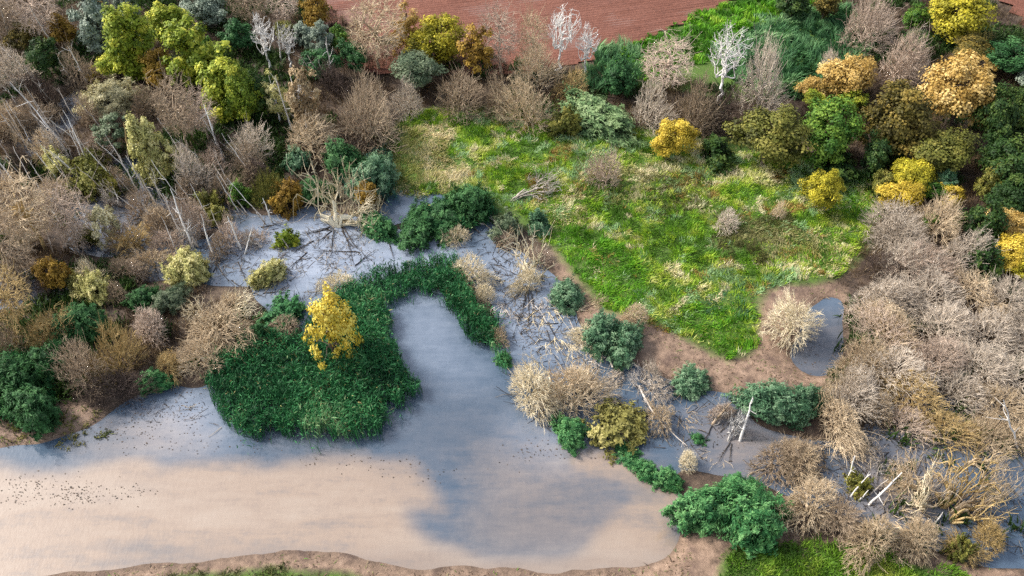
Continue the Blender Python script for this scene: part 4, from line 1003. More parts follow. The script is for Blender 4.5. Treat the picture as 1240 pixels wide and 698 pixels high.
POLE(WB, (276, 208), (246, 127), 7.0, .13, 'white dead trunk leaning left in front of the lime green tree', nb=8)
POLE(WB, (108, 105), (82, 56), 6.5, .11, 'white dead trunk above the head of the left swamp', nb=7)
POLE(WB, (92, 64), (58, 72), 3.0, .08, 'white fallen stem pointing left near the top left wood')
POLE(PW, (74, 72), (36, 8), 8.5, .14, 'long pinkish stem leaning left in the top left corner')
POLE(PW, (116, 66), (86, 8), 8.0, .10, 'pale stem leaning left before the silver-green willow')
POLE(PW, (18, 62), (0, 10), 8.0, .13, 'grey stem on the left edge at the top corner')
SWG = 'leaning trunks in the left swamp'
POLE(WB, (84, 190), (12, 100), 9.0, .12, 'longest white trunk leaning left over the left swamp', nb=6)
for k, (a, b, z) in enumerate([((52, 160), (26, 110), 6), ((78, 176), (36, 134), 5.5), ((70, 172), (40, 122), 6), ((24, 166), (0, 138), 5), ((28, 168), (2, 118), 6), ((100, 178), (60, 146), 5.5)]):
    POLE(WB if k % 2 else PW, a, b, z, .085, 'thin pale trunk leaning left in the cluster at the left swamp', SWG, nb=3)
for k in range(16):      # more of the same slanting stems, thinner and greyer, further in
    u, v = [(20, 205), (40, 190), (66, 160), (96, 150), (120, 206), (136, 216), (158, 214), (186, 246), (60, 130), (8, 180), (86, 226), (130, 236), (206, 256), (214, 270), (190, 276), (46, 232)][k]
    POLE(PW, (u, v), (u - 22 - (k * 7) % 16, v - 34 - (k * 11) % 24), 4.5 + (k % 3), .065, 'thin greyish stem slanting left among the brush of the left swamp', 'slanting stems in the swamp brush', nb=3)
prs = random.Random(8)
for k in range(72):
    u, v = prs.uniform(-10, 330), prs.uniform(80, 320)
    if v < 80 + abs(u - 60) * .5 or v > 330 - .2 * abs(u - 150): continue
    POLE((PW, WB, WB)[k % 3], (u, v), (u - prs.uniform(14, 44), v - prs.uniform(26, 60)), prs.uniform(3, 6.5), .055, 'thin pale stem slanting left among the brush of the left swamp', 'slanting stems in the swamp brush', nb=3)
for k in range(23):
    u, v = prs.uniform(-10, 320), prs.uniform(110, 340)
    if u > 170 and v < 180: continue
    w_ = prs.uniform(30, 52)
    b_ = (u - w_ / 2, v - w_ * .42, u + w_ / 2, v + w_ * .42)
    if k % 4 == 3:
        ci = (k // 4) % 3
        T('bush', LS, ('olive', 'paleyellow', 'limegreen')[ci], b_, ('low olive', 'low pale yellow', 'low lime green')[ci] + ' leafy bush filling the floor of the left swamp wood', ('olive', 'pale yellow', 'lime green')[ci] + ' bushes in the left swamp wood')
    else:
        ci = k % 5
        T(('straw', 'dome', 'grey')[k % 3], BS, ('browntwig', 'pinktwig', 'tantwig', 'strawtwig', 'darktwig')[ci], b_, 'low ' + ('brown', 'pinkish', 'tan', 'straw-coloured', 'dark')[ci] + ' bare brush filling the floor of the left swamp wood', ('brown', 'pinkish', 'tan', 'straw', 'dark')[ci] + ' brush in the left swamp wood')
POLE(WB, (70, 218), (42, 184), 3.6, .09, 'short white trunk leaning over water in the left swamp', nb=3)
POLE(WB, (116, 228), (64, 186), 4.2, .10, 'white trunk with side branch fallen towards the olive swamp bush', nb=5)
POLE(WB, (106, 192), (74, 142), 6.5, .09, 'white trunk of a close pair above the olive swamp bush, left one', nb=3)
POLE(WB, (112, 204), (76, 134), 7.5, .09, 'white trunk of a close pair above the olive swamp bush, right one', nb=3)
POLE(WB, (150, 230), (104, 180), 6.0, .085, 'thin white trunk leaning left just right of the olive swamp bush', nb=3)
POLE(WB, (166, 230), (136, 176), 6.5, .085, 'white trunk leaning left under the pale yellow trees, left of two', nb=3)
POLE(WB, (178, 232), (152, 188), 5.5, .085, 'white trunk leaning left under the pale yellow trees, right of two', nb=3)
POLE(PW, (198, 262), (168, 212), 6.0, .085, 'pale trunk leaning left below the pale yellow tree pair', nb=3)
POLE('ochretwig', (155, 192), (150, 150), 6.0, .13, 'ochre mossy stem under the white-leaved willow', nb=2)
POLE(WB, (234, 300), (206, 228), 6.5, .13, 'white forked dead tree in the swamp left of the bright channel', name=DT, nb=10, cat='tree')
POLE(WB, (222, 288), (196, 234), 5.5, .09, 'white limb left of the white forked dead tree', nb=5)
POLE(WB, (260, 312), (243, 260), 5.5, .10, 'white dead trunk right of the white forked dead tree', nb=3)
POLE(WB, (292, 302), (276, 262), 4.6, .12, 'white dead trunk at the left end of the bright channel', nb=2)
POLE(WB, (296, 308), (305, 276), 3.4, .08, 'white thin fork beside the trunk at the left end of the channel', nb=4)
POLE(WB, (330, 270), (318, 240), 4.4, .10, 'white dead stem under the gold and olive leafed bush', nb=4)
POLE(PW, (322, 272), (306, 250), 3.6, .08, 'greyish dead stem left of the one under the gold-leaved bush', nb=2)
POLE(PW, (350, 300), (341, 288), 2.4, .08, 'short pale stem leaning on the lime green channel bush', nb=1)
POLE(PW, (272, 204), (258, 180), 4, .09, 'brown-grey trunk left of the white leaning trunk', nb=2)
FG = 'grey trunks behind the brown dome shrub'
for k, (a, b, z) in enumerate([((382, 104), (363, 66), 6.5), ((392, 106), (372, 66), 7.0), ((398, 108), (385, 72), 6.0)]):
    POLE(PW, a, b, z, .10, 'pale grey trunk, one of three leaning above the largest brown dome shrub', FG, nb=2)
POLE(WB, (406, 108), (393, 46), 9.0, .12, 'white dead trunk with stubs right of the three leaning grey trunks', nb=9)
POLE(WB, (356, 166), (333, 92), 8.0, .11, 'white stem inside the golden-leaved birch', nb=4)
POLE(WB, (366, 166), (352, 84), 9.0, .12, 'white stem inside the tan-leaved birch', nb=5)
POLE(WB, (342, 82), (336, 26), 7.0, .10, 'white stem between the two white birches at top', nb=4)
POLE(PW, (1108, 46), (1124, 26), 5.0, .12, 'pale stem slanting right beside the top right yellow-green tree', nb=2)
POLE(WB, (1234, 544), (1214, 482), 7.0, .10, 'white dead stem rising on the right edge above the amber limbs', nb=6)
POLE(WB, (1052, 612), (1092, 572), 2.6, .11, 'white branched dead log, largest of the white sticks in water', nb=9)
for k, (a, b, z, lb) in enumerate([((1026, 582), (1035, 552), 2.6, 'white forked stick furthest left of the white sticks in water'), ((1028, 590), (1036, 582), .8, 'shortest white stick in the water'),
    ((1030, 602), (1054, 574), 2.2, 'white stick left of the largest white log'), ((1040, 606), (1052, 594), 1.2, 'stubby white stick touching the toppled willow brush'), ((1052, 600), (1076, 580), 1.8, 'greyish stick behind the largest white log')]):
    POLE(WB if k < 4 else PW, a, b, z, .08, lb, nb=2 if k else 4)
POLE(WB, (1132, 634), (1142, 620), 1.4, .09, 'white stub at the foot of the amber splayed willow', nb=2)
POLE(WB, (896, 534), (912, 482), 4.0, .14, 'white trunk leaning right over the channel by the turquoise shrub', nb=9)
POLE('browntwig', (862, 514), (886, 488), 2.2, .13, 'reddish dead limb leaning right out of the right channel', nb=6)
POLE(PW, (706, 424), (690, 388), .8, .10, 'pale curved log in the channel left of the shrub pair', nb=6, z0=.1)
POLE(PW, (742, 446), (736, 428), .6, .10, 'short white log lying in water under the shrub pair', nb=3, z0=.1)
POLE(PW, (646, 338), (622, 304), .8, .12, 'grey log lying at the foot of the upright straw tree', nb=2, z0=.1)
POLE('palewood', (774, 468), (800, 512), .5, .11, 'long grey log lying across the right channel', nb=3, z0=.12)
POLE('palewood', (800, 512), (832, 540), .4, .08, 'thin grey log end reaching the tiny green shrub', nb=3, z0=.1)
POLE(PW, (48, 374), (2, 372), 1.4, .12, 'pale horizontal trunk lying in the wood on the left edge', nb=2)
POLE(PW, (42, 302), (4, 258), 6.0, .08, 'tan thin trunk leaning left on the left edge', nb=2)
POLE(PW, (586, 272), (562, 268), .5, .10, 'white log lying where the spit meets the channel', nb=2, z0=.1)
POLE(PW, (548, 284), (500, 290), .3, .07, 'pale drift branch floating below the spit', nb=5, z0=.1)
POLE(PW, (608, 276), (588, 260), .6, .10, 'pale stump log at the meadow corner bank', nb=2, z0=.3)

# dark sunken branches radiating in the channels: each its own piece
def SUNK(a, b, r, label, group):
    t = math.degrees(math.atan2(b[1] - a[1], b[0] - a[0])) % 360
    label = label.replace('dark wet branch', 'dark wet branch pointing ' + ('right', 'down right', 'straight down', 'down left', 'left', 'up left', 'straight up', 'up right')[int((t + 22.5) // 45) % 8])
    return POLE('wetwood', a, b, .14, r * .5, label, group, name='driftwood', nb=7, cat='driftwood', z0=.10)
c1, l1 = 'sunken branches under the straw tree', 'dark wet branch radiating in water below the splayed straw tree'
for a, b in [((400, 276), (365, 282)), ((398, 278), (356, 286)), ((402, 280), (378, 300)), ((404, 280), (402, 312)), ((414, 276), (430, 322)), ((416, 276), (446, 318)), ((414, 280), (428, 300)), ((420, 270), (436, 268)),
             ((436, 306), (378, 304)), ((470, 290), (477, 314)), ((430, 322), (456, 302)), ((380, 292), (352, 306)), ((372, 306), (344, 330))]:
    SUNK(a, b, .11, l1, c1)
c2, l2 = 'sunken branches under the upright tree', 'dark wet branch radiating in water below the upright straw tree'
for a, b in [((636, 342), (592, 356)), ((636, 346), (616, 376)), ((638, 348), (630, 384)), ((640, 348), (640, 392)), ((642, 348), (648, 380)), ((636, 338), (606, 324)), ((612, 356), (604, 350)), ((634, 352), (610, 372)), ((638, 352), (622, 412)), ((664, 390), (682, 424)), ((662, 400), (668, 420)), ((680, 380), (668, 386)),
             ((676, 392), (636, 394)), ((600, 330), (592, 318)), ((618, 318), (606, 310)), ((612, 340), (600, 342))]:
    SUNK(a, b, .085, l2, c2)
c3, l3 = 'sunken branches in the left swamp', 'dark wet branch lying in the left swamp water'
for a, b in [((90, 214), (72, 238)), ((52, 196), (56, 226)), ((60, 204), (44, 216)), ((150, 338), (184, 330)), ((156, 346), (176, 322)), ((30, 188), (6, 210)), ((262, 320), (288, 352)), ((280, 340), (300, 352)), ((288, 318), (296, 336)), ((258, 330), (266, 312)), ((300, 352), (322, 360)), ((330, 366), (344, 350)), ((232, 352), (222, 336)),
             ((68, 212), (54, 240)), ((154, 336), (160, 352)), ((316, 276), (350, 268)), ((300, 290), (336, 280)), ((318, 356), (348, 352))]:
    SUNK(a, b, .10, l3, c3)
c4, l4 = 'sunken branches in the right channel', 'dark wet branch lying in the right channel water'
for a, b in [((862, 516), (850, 540)), ((884, 536), (870, 560)), ((886, 538), (884, 560)), ((798, 506), (812, 540)), ((730, 470), (716, 480)), ((738, 470), (726, 458)), ((1064, 560), (1062, 592)), ((1076, 548), (1060, 560)), ((1090, 604), (1072, 616)), ((872, 524), (884, 512)), ((1188, 580), (1232, 612)), ((1166, 600), (1160, 616)), ((1118, 672), (1108, 660)), ((744, 488), (734, 474))]:
    SUNK(a, b, .09, l4, c4)
# ------------------------------------------------------------------ uncounted ground cover: reeds, meadow, undergrowth
def scatter(poly_px, dens, z=0.0, seed=0, wobble=1.0):
    g = gpoly(poly_px, z); r = np.random.default_rng(seed)
    lo = g.min(0) - wobble; hi = g.max(0) + wobble; n = int(np.prod(hi - lo) * dens)
    p = r.uniform(lo, hi, (n, 2))
    q = p + np.stack([fnoise(p[:, 0], p[:, 1], 2.5, 31) - .5, fnoise(p[:, 0], p[:, 1], 2.5, 32) - .5], -1) * 2 * wobble
    return p[in_poly(g, q[:, 0], q[:, 1])]
def blades(geo, P, H_, W_, lean, col, r, k=1):
    """bent tapering blades: P base points (n,3), lean (n,2) tip displacement"""
    n = len(P); a = r.uniform(0, 2 * np.pi, n); s = np.stack([np.cos(a), np.sin(a), a * 0], -1) * (W_ / 2)[:, None]
    tip = P + np.concatenate([lean, H_[:, None]], 1)
    mid = P + np.concatenate([lean * .32, (H_ * .62)[:, None]], 1)
    V = np.stack([P - s * .7, P + s * .7, mid + s, mid - s, tip], 1).reshape(-1, 3)
    i = np.arange(n)[:, None] * 5
    geo.add(V, i + np.array([[0, 1, 2, 3]]), col)
    geo.F.setdefault(3, []).append(i + np.array([[3, 2, 4]]) + geo.n - len(V)); geo.T.setdefault(3, []).append(col)
def vary(c, n, r, amt=.25):
    return np.clip(np.asarray(c)[None] * r.uniform(1 - amt, 1 + amt, (n, 1)) * r.uniform(.92, 1.08, (n, 3)), .003, .95)
def pal(stops, t):
    xs = np.array([s[0] for s in stops]); cs = np.array([s[1] for s in stops])
    return np.stack([np.interp(t, xs, cs[:, k]) for k in range(3)], -1)

REEDG = [(0, (.008, .05, .016)), (.4, (.022, .13, .04)), (.75, (.06, .24, .08)), (1, (.26, .36, .17))]
def reed_bed(name, polys, label, hgt, dens, stops, seed, z=1.2, lean=.28, w=.055):
    G = Geo(); r = np.random.default_rng(seed)
    for poly in polys:
        p = scatter(poly, dens, z, seed + len(poly), .5)
        e_ = vnoise(p[:, 0], p[:, 1], .9, seed + 20); sh = p + np.stack([vnoise(p[:, 0], p[:, 1], .8, seed + 21) - .5, vnoise(p[:, 0], p[:, 1], .8, seed + 22) - .5], -1) * 1.7
        p = p[in_poly(gpoly(poly, z), sh[:, 0], sh[:, 1])]
        fz = scatter(poly, dens * .06, z, seed + 2, 2.6); p = np.concatenate([p, fz]); n = len(p)      # stragglers in the water round the bed
        g = ground_z(p[:, 0], p[:, 1]); g = np.maximum(g, -.1)
        big = .55 * fnoise(p[:, 0], p[:, 1], 2.2, seed) + .45 * vnoise(p[:, 0], p[:, 1], .7, seed + 6); med = fnoise(p[:, 0], p[:, 1], .8, seed + 3)
        Hh = hgt * (.42 + 1.0 * big) * r.uniform(.75, 1.15, n)
        wd = (fnoise(p[:, 0], p[:, 1], 5, seed + 9) - .5) * 5
        L = np.stack([np.cos(wd + 2.4), np.sin(wd + 2.4)], -1) * (lean * Hh * r.uniform(.4, 1.5, n))[:, None] + r.normal(0, .22 * hgt / 2, (n, 2))
        col = np.clip(pal(stops, np.clip((med - .5) * 1.0 + (fnoise(p[:, 0], p[:, 1], 4.5, seed + 12) - .5) * 1.1 + .45 + r.normal(0, .18, n), 0, 1)) * r.uniform(.8, 1.2, (n, 1)), .002, .9)
        dead = r.random(n) < .015; col[dead] = vary((.34, .30, .13), dead.sum(), r)
        k = r.random(n) < .30      # stems; the rest are leaf blades arching out near the top
        blades(G, np.concatenate([p, g[:, None]], 1)[k], Hh[k], r.uniform(.6, 1.4, k.sum()) * w, L[k], col[k], r)
        q = ~k; u = r.uniform(.45, .95, n); a = r.uniform(0, 6.28, n)
        b = np.concatenate([p + L * (u ** 2)[:, None], (g + Hh * u)[:, None]], 1)
        ll = np.stack([np.cos(a), np.sin(a)], -1) * (hgt * r.uniform(.10, .28, n))[:, None]
        blades(G, b[q], (hgt * r.uniform(.02, .22, n))[q], (r.uniform(.7, 1.5, n) * w * 1.5)[q], ll[q], col[q], r)
    o = link(name, G.mesh(name), None, BLADE); tag(o, label, 'reeds' if 'reed' in name else 'grass', None, 'stuff'); return o
ISLAND = [(258, 440), (300, 410), (330, 404), (372, 400), (392, 372), (430, 360), (470, 366), (478, 400), (490, 430), (511, 462), (498, 478), (470, 498), (462, 520), (430, 526), (395, 520), (372, 526), (338, 520), (300, 526), (268, 514), (254, 484), (248, 458)]
LOOP = [(372, 395), (384, 372), (418, 336), (470, 322), (520, 312), (556, 306), (566, 340), (580, 372), (602, 376), (606, 408), (590, 416), (564, 404), (548, 376), (530, 350), (500, 348), (474, 360), (440, 376)]
reed_bed('reed_bed', [ISLAND], 'dark green reed island jutting into the pond around the yellow tree', 1.9, 130, REEDG, 51)
reed_bed('reed_bed', [LOOP], 'curved belt of green reeds looping round the narrow inlet', 1.7, 130, REEDG, 52)
reed_bed('reed_bed', [[(566, 366), (600, 372), (612, 420), (618, 446), (604, 446), (590, 414)]], 'short green reed strip right of the narrow inlet', 1.4, 80, REEDG, 53)
reed_bed('reed_bed', [[(-30, 440), (30, 420), (70, 440), (72, 490), (40, 512), (-30, 516)]], 'dark reeds between the shrubs on the left shore', 1.4, 60, REEDG, 54)
reed_bed('reed_bed', [[(416, 196), (470, 178), (480, 236), (440, 246), (410, 230)]], 'blue-green reeds beside the splayed straw tree', 1.3, 50, [(0, (.02, .07, .05)), (.6, (.07, .19, .13)), (1, (.22, .33, .22))], 55)
reed_bed('reed_bed', [[(482, 266), (520, 252), (560, 234), (598, 234), (602, 260), (562, 274), (500, 282)]], 'dark green reeds along the spit between the upper pool and channel', 1.6, 90, REEDG, 57)
reed_bed('floating_plant_patch', [[(540, 432), (548, 430), (562, 438), (560, 446), (548, 450), (540, 446)]], 'small floating patch of green water plants in the inlet', .12, 14, [(0, (.02, .08, .03)), (1, (.07, .22, .06))], 56, 0, 1.2, .10)

reed_bed('reed_tuft', [[(810, 668), (818, 668), (818, 676), (810, 676)]], 'tiny green reed tuft alone in the shallows near the pond corner', .5, 60, REEDG, 58, .2)
# meadow: lodged tussock grass with herb patches
MEAD = [(0, (.07, .17, .012)), (.2, (.16, .34, .016)), (.42, (.31, .46, .03)), (.60, (.44, .50, .08)), (.78, (.56, .55, .22)), (1, (.72, .64, .40))]
STRAW = [(0, (.22, .24, .05)), (.35, (.46, .43, .16)), (.7, (.68, .58, .33)), (1, (.80, .70, .46))]
TEALG = [(0, (.03, .10, .035)), (.5, (.09, .22, .08)), (1, (.25, .40, .18))]
LUSH = [(0, (.05, .16, .008)), (.5, (.12, .34, .012)), (1, (.30, .46, .04))]
BRONZ = [(0, (.05, .06, .015)), (.5, (.14, .14, .04)), (1, (.34, .32, .14))]
def meadow(name, polys, label, stops, seed, nclump, hgt=.55, lean=.8, per=10, over=(), w=.10):
    G = Geo(); r = np.random.default_rng(seed)
    for poly in polys:
        c = scatter(poly, nclump, .25, seed + len(poly), 1.2); m = len(c)
        tus = fnoise(c[:, 0], c[:, 1], 1.7, seed + 5); keep = r.random(m) < .35 + 1.1 * tus; c = c[keep]; tus = tus[keep]; m = len(c)
        big = fnoise(c[:, 0], c[:, 1], 9, seed + 1, 4); mid = fnoise(c[:, 0], c[:, 1], 2.6, seed + 2)
        fin = fnoise(c[:, 0], c[:, 1], .9, seed + 8, 2)
        t0 = np.clip((fin - .5) * .9 + (big - .5) * 1.5 + (mid - .5) * 1.3 + .42 + r.normal(0, .07, m), 0, 1)
        C = pal(stops, t0)
        if stops is MEAD:      # herb patches: rusty dock, minty nettles, pale tussocks
            na = fnoise(c[:, 0], c[:, 1], 3.2, 301); nb = fnoise(c[:, 0], c[:, 1], 2.4, 302); nc = fnoise(c[:, 0], c[:, 1], 1.5, 303, 2)
            m1 = (na > .66) & (r.random(m) < .8); C[m1] = vary((.30, .20, .05), m1.sum(), r)
            m2 = (nb > .64) & (r.random(m) < .85); C[m2] = vary((.30, .45, .20), m2.sum(), r)
            m3 = (nc > .72) & (r.random(m) < .8); C[m3] = vary((.66, .60, .36), m3.sum(), r)
            m4 = (nc < .30) & (r.random(m) < .8); C[m4] = vary((.09, .20, .015), m4.sum(), r)
        for (op, ostops, strength) in over:
            g = gpoly(op, .3)
            q = c + np.stack([fnoise(c[:, 0], c[:, 1], 3, 61) - .5, fnoise(c[:, 0], c[:, 1], 3, 62) - .5], -1) * 6
            ins = in_poly(g, q[:, 0], q[:, 1]) & (r.random(m) < strength)
            C[ins] = pal(ostops, np.clip((mid - .5) * 1.6 + .5 + r.normal(0, .12, m), 0, 1))[ins]
        h = hgt * (.25 + 1.1 * tus + .7 * (fin - .3)) * r.uniform(.8, 1.2, m); h = np.maximum(h, .1)
        wd = (fnoise(c[:, 0], c[:, 1], 3.0, seed + 9) - .5) * 14 + 1.0
        i = np.repeat(np.arange(m), per); n = len(i)
        p = c[i] + r.normal(0, .16, (n, 2)); g = np.maximum(ground_z(p[:, 0], p[:, 1]), 0) - .02
        hh = h[i] * r.uniform(.5, 1.2, n)
        L = np.stack([np.cos(wd[i]), np.sin(wd[i])], -1) * (lean * hh * r.uniform(.2, 1.4, n))[:, None] + r.normal(0, .16, (n, 2))
        col = np.clip(C[i] * r.uniform(.7, 1.3, (n, 1)), .003, .9)
        blades(G, np.concatenate([p, g[:, None]], 1), hh, r.uniform(.6, 1.4, n) * w, L, col, r)
    o = link(name, G.mesh(name), None, BLADE); tag(o, label, 'grass', None, 'stuff'); return o
MOVER = [([(474, 160), (520, 150), (560, 170), (556, 228), (480, 232)], STRAW, .95), ([(640, 296), (690, 270), (780, 330), (760, 384), (720, 370)], LUSH, .8), ([(800, 390), (850, 370), (915, 380), (918, 430), (880, 440)], LUSH, .75),
         ([(850, 262), (960, 268), (980, 310), (880, 318)], BRONZ, .9), ([(690, 200), (860, 205), (880, 250), (760, 260), (680, 240)], BRONZ, .45), ([(930, 290), (1020, 290), (1020, 340), (930, 344)], STRAW, .45), ([(650, 240), (700, 236), (720, 280), (670, 284)], STRAW, .4),
         ([(840, 364), (900, 345), (960, 350), (900, 400)], TEALG, .4), ([(1000, 210), (1070, 215), (1060, 260), (1010, 260)], LUSH, .5), ([(700, 180), (780, 200), (790, 240), (700, 240)], STRAW, .25)]
MPOLY = [(472, 236), (470, 170), (500, 138), (640, 134), (690, 156), (800, 165), (900, 190), (975, 205), (1060, 212), (1072, 250), (1045, 300), (1022, 336), (985, 344), (940, 350), (908, 362),
         (918, 420), (885, 438), (845, 424), (800, 398), (770, 380), (735, 378), (692, 325), (655, 290), (608, 250), (560, 228), (530, 236)]
meadow('meadow_grass', [MPOLY], 'bright green meadow of lodged grass and herbs above the channel', MEAD, 71, 19, per=8, hgt=.36, w=.058, over=MOVER)
meadow('verge_grass', [[(742, 74), (800, 46), (910, -2), (1020, -50), (1090, -50), (1000, 10), (950, 60), (880, 70), (800, 100), (740, 110)]], 'bright green grass verge along the ploughed field', LUSH, 72, 5, hgt=.6, w=.13,
       over=[([(860, 60), (950, 20), (1030, 20), (1040, 100), (900, 120)], TEALG, .9)])
meadow('tall_herbs', [[(860, 84), (930, 40), (950, 20), (1030, 20), (1050, 70), (1000, 120), (930, 130)], [(720, 66), (775, 66), (770, 116), (700, 118)]], 'blue-green tall herbs between the verge and the gold trees', TEALG, 73, 6, hgt=1.1, w=.13)
meadow('bank_grass', GRASS2[:1], 'bright green grass bank at the lower right edge', [(0, (.05, .12, .012)), (.5, (.14, .28, .02)), (1, (.36, .42, .07))], 74, 24, hgt=.33, lean=.5, w=.06)
meadow('bank_grass', GRASS2[1:], 'sparse olive grass on the sandy strip at the bottom edge', BRONZ, 76, 9, hgt=.22, lean=.6, w=.06)
meadow('shore_grass', [[(-10, 505), (50, 498), (60, 530), (10, 536)], [(60, 508), (120, 500), (130, 530), (80, 545)], [(560, 226), (480, 232), (480, 238), (545, 238)]], 'sparse yellowish grass on the mud flat at the left shore', [(0, (.07, .09, .02)), (1, (.28, .24, .07))], 75, 3.5, hgt=.3)

# undergrowth of twigs, dead stems and low leaves on the woodland floor
WOODS = [[(-60, 20), (300, -40), (480, 60), (700, 90), (900, 110), (980, 150), (900, 180), (780, 160), (660, 150), (500, 130), (470, 200), (440, 250), (380, 240), (300, 250), (180, 240), (60, 280), (-60, 280)],
         [(-60, 280), (60, 290), (150, 330), (230, 350), (300, 370), (330, 400), (260, 440), (180, 470), (60, 500), (-60, 520)],
         [(960, 140), (1300, 30), (1340, 340), (1300, 560), (1160, 540), (1020, 520), (1010, 440), (1030, 330), (1070, 250), (1000, 200)], [(1000, 540), (1240, 500), (1320, 640), (1240, 690), (1060, 650), (960, 640), (940, 590)],
         [(1000, -40), (1180, -60), (1196, 0), (1250, 52), (1330, 100), (960, 150), (1030, 60)]]
UG = [(0, (.030, .020, .012)), (.45, (.085, .055, .030)), (.75, (.16, .11, .055)), (.9, (.26, .19, .11)), (1, (.34, .28, .18))]
UGG = [(0, (.012, .035, .008)), (1, (.06, .11, .02))]
def undergrowth(polys, seed):
    G = Geo(); r = np.random.default_rng(seed)
    for q, poly in enumerate(polys):
        c = scatter(poly, 2.2, .3, seed + q, 1.5); m = len(c)
        if q == 3: c = c[r.random(m) < .35]; m = len(c)
        gz = ground_z(c[:, 0], c[:, 1]); ok = (gz > .05) | (r.random(m) < .30); c = c[ok]; m = len(c)
        per = 12; i = np.repeat(np.arange(m), per); n = len(i)
        p = c[i] + r.normal(0, .3, (n, 2)); g = np.maximum(ground_z(p[:, 0], p[:, 1]), -.05)
        mid = fnoise(c[:, 0], c[:, 1], 3, seed + 4); grn = fnoise(c[:, 0], c[:, 1], 6, seed + 5) > .56
        C = np.where(grn[:, None], pal(UGG, np.clip(r.normal(.5, .25, m), 0, 1)), pal(UG, np.clip((mid - .5) * 1.3 + .45 + r.normal(0, .15, m), 0, 1)))
        hh = r.uniform(.25, 1.1, n) * (.5 + mid[i])
        blades(G, np.concatenate([p, g[:, None]], 1), hh, np.where(grn[i], .16, .05) * r.uniform(.6, 1.4, n), r.normal(0, .45, (n, 2)), np.clip(C[i] * r.uniform(.7, 1.3, (n, 1)), .003, .9), r)
    o = link('undergrowth', G.mesh('undergrowth'), None, BLADE); tag(o, 'brown tangle of dead stems and low plants on the wood floor', 'undergrowth', None, 'stuff')
undergrowth(WOODS, 81)

# drifting leaf litter and weed on the pond: tiny flat clumps
def debris():
    G = Geo(); r = np.random.default_rng(91)
    for (u, v, su, sv, n) in [(30, 592, 24, 8, 70), (90, 600, 16, 5, 90), (60, 586, 34, 7, 60), (160, 598, 14, 6, 50), (100, 606, 20, 5, 40), (20, 606, 10, 4, 20), (180, 500, 26, 12, 200), (120, 525, 36, 10, 160), (230, 495, 16, 10, 90), (250, 540, 40, 8, 60),
                              (430, 560, 30, 6, 40), (620, 340, 30, 24, 260), (660, 400, 30, 20, 180), (300, 310, 60, 24, 420), (400, 310, 40, 16, 200), (500, 570, 40, 8, 40), (720, 520, 40, 14, 90), (650, 545, 20, 8, 70), (860, 520, 40, 18, 120), (1080, 580, 50, 26, 200), (990, 440, 18, 14, 60)]:
        P = unproj(r.normal(u, su, n), r.normal(v, sv, n), .012); P = P[ground_z(P[:, 0], P[:, 1]) < -.03]; n = len(P)
        if not n: continue
        a = r.uniform(0, 6.28, (n, 1)) + np.arange(5)[None] * 1.2566; s = r.uniform(.02, .085, (n, 1)) * r.uniform(.5, 1.3, (n, 5))
        V = P[:, None] + np.stack([np.cos(a) * s, np.sin(a) * s * .8, r.uniform(0, .03, (n, 5))], -1)
        F = np.arange(n * 5).reshape(n, 5)
        G.add(V.reshape(-1, 3), F, pal([(0, (.03, .028, .025)), (1, (.14, .10, .07))], r.random(n)))
    o = link('floating_debris', G.mesh('floating_debris'), None, BLADE); tag(o, 'dark scattered leaf litter and weed floating on the pond', 'debris', None, 'stuff')
debris()

# leaf litter, twigs and sparse sprouts on the bare mud
def bank_litter():
    G = Geo(); r = np.random.default_rng(95)
    for q, poly in enumerate(MUDS):
        p = scatter(poly, 11 if q != 1 else 14, 0, 300 + q, .5); g = ground_z(p[:, 0], p[:, 1]); m = (g > .03) & (fnoise(p[:, 0], p[:, 1], 2.5, 97) > .42); p = p[m]; g = g[m]; n = len(p)
        if not n: continue
        c = pal([(0, (.05, .035, .025)), (.4, (.16, .10, .06)), (.7, (.34, .26, .17)), (.85, (.14, .18, .04)), (1, (.10, .22, .03))], r.random(n))
        blades(G, np.concatenate([p, g[:, None]], 1), r.uniform(.02, .16, n), r.uniform(.03, .10, n), r.normal(0, .2, (n, 2)), c, r)
    o = link('bank_litter', G.mesh('bank_litter'), None, BLADE); tag(o, 'dead leaves, twigs and sprouts strewn over the bare mud', 'litter', None, 'stuff')
bank_litter()
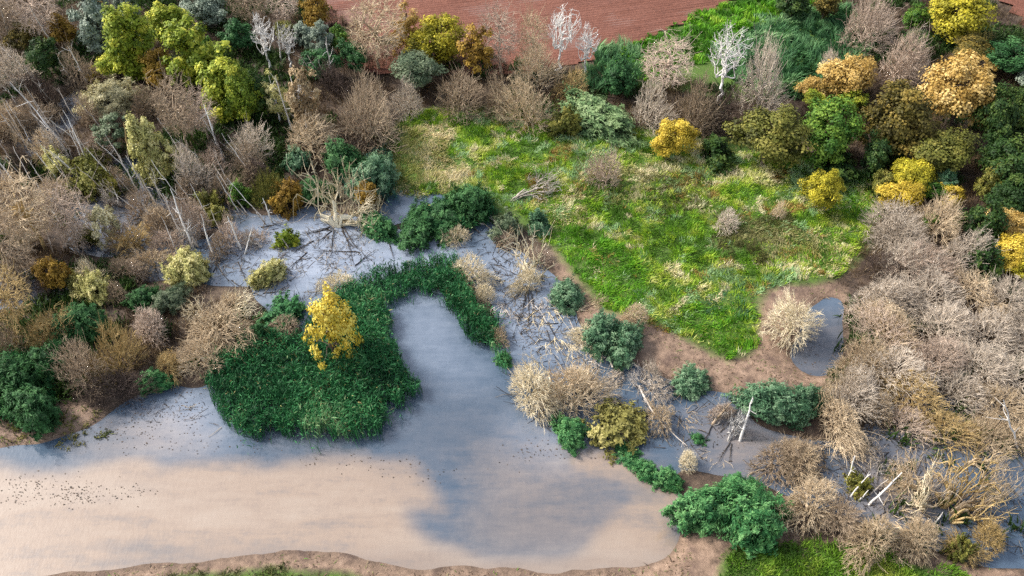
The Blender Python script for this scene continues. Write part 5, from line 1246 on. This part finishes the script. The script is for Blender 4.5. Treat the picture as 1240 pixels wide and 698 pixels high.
# twigs, broken stems and reed straw lying in the shallow channels
def drift_twigs():
    r = np.random.default_rng(99); A_, B_, C_ = [], [], []
    for poly, dens in [([(200, 260), (330, 262), (372, 250), (440, 262), (470, 284), (480, 312), (430, 345), (380, 390), (300, 372), (230, 345)], 5.0), (SWAMP, 5.0), ([(596, 270), (640, 305), (716, 410), (730, 470), (640, 440), (604, 372)], 5.5),
                       ([(700, 440), (800, 455), (900, 480), (905, 520), (850, 565), (745, 515)], 2.6), ([(1000, 540), (1180, 480), (1260, 520), (1260, 690), (1120, 660), (960, 590)], 5.5), (FLOODWOOD, 4.0), ([(560, 268), (600, 268), (604, 330), (560, 330)], 2.5),
                       ([(600, 400), (660, 490), (720, 540), (690, 545), (620, 490), (590, 430)], 2.5), ([(150, 480), (250, 470), (262, 520), (180, 520)], 1.2)]:
        p = scatter(poly, dens, 0, 990 + len(A_), 1.0); g = ground_z(p[:, 0], p[:, 1]); p = p[(g < .12) & (fnoise(p[:, 0], p[:, 1], 3.0, 96) > .40)]; n = len(p)
        a = r.normal(2.0, 1.1, n); L = r.gamma(2.0, .42, n).clip(.2, 3.2)
        P = np.concatenate([p, r.uniform(.0, .10, (n, 1))], 1); Q = P + np.stack([np.cos(a) * L, np.sin(a) * L, r.uniform(-.05, .45, n) * L * (r.random(n) < .5)], -1)
        M = (P + Q) / 2 + r.normal(0, .07, (n, 3)) * L[:, None]; M[:, 2] = np.maximum(M[:, 2], .02); Q[:, 2] = np.maximum(Q[:, 2], .02)
        c = pal([(0, (.02, .016, .013)), (.5, (.07, .052, .04)), (.65, (.24, .18, .12)), (1, (.60, .50, .36))], r.random(n))
        A_ += [P, M]; B_ += [M, Q]; C_ += [c, c]
    A_ = np.concatenate(A_); B_ = np.concatenate(B_); C_ = np.concatenate(C_); rr = np.random.default_rng(3).uniform(.012, .034, len(A_))
    V, F = tubes(A_, B_, rr, rr * .7, 3); G = Geo(); G.add(V, F, np.repeat(C_, 3, axis=0))
    o = link('drift_twigs', G.mesh('drift_twigs'), None, BLADE); tag(o, 'thin dark and pale twigs littering the shallow channels', 'twigs', None, 'stuff')
drift_twigs()
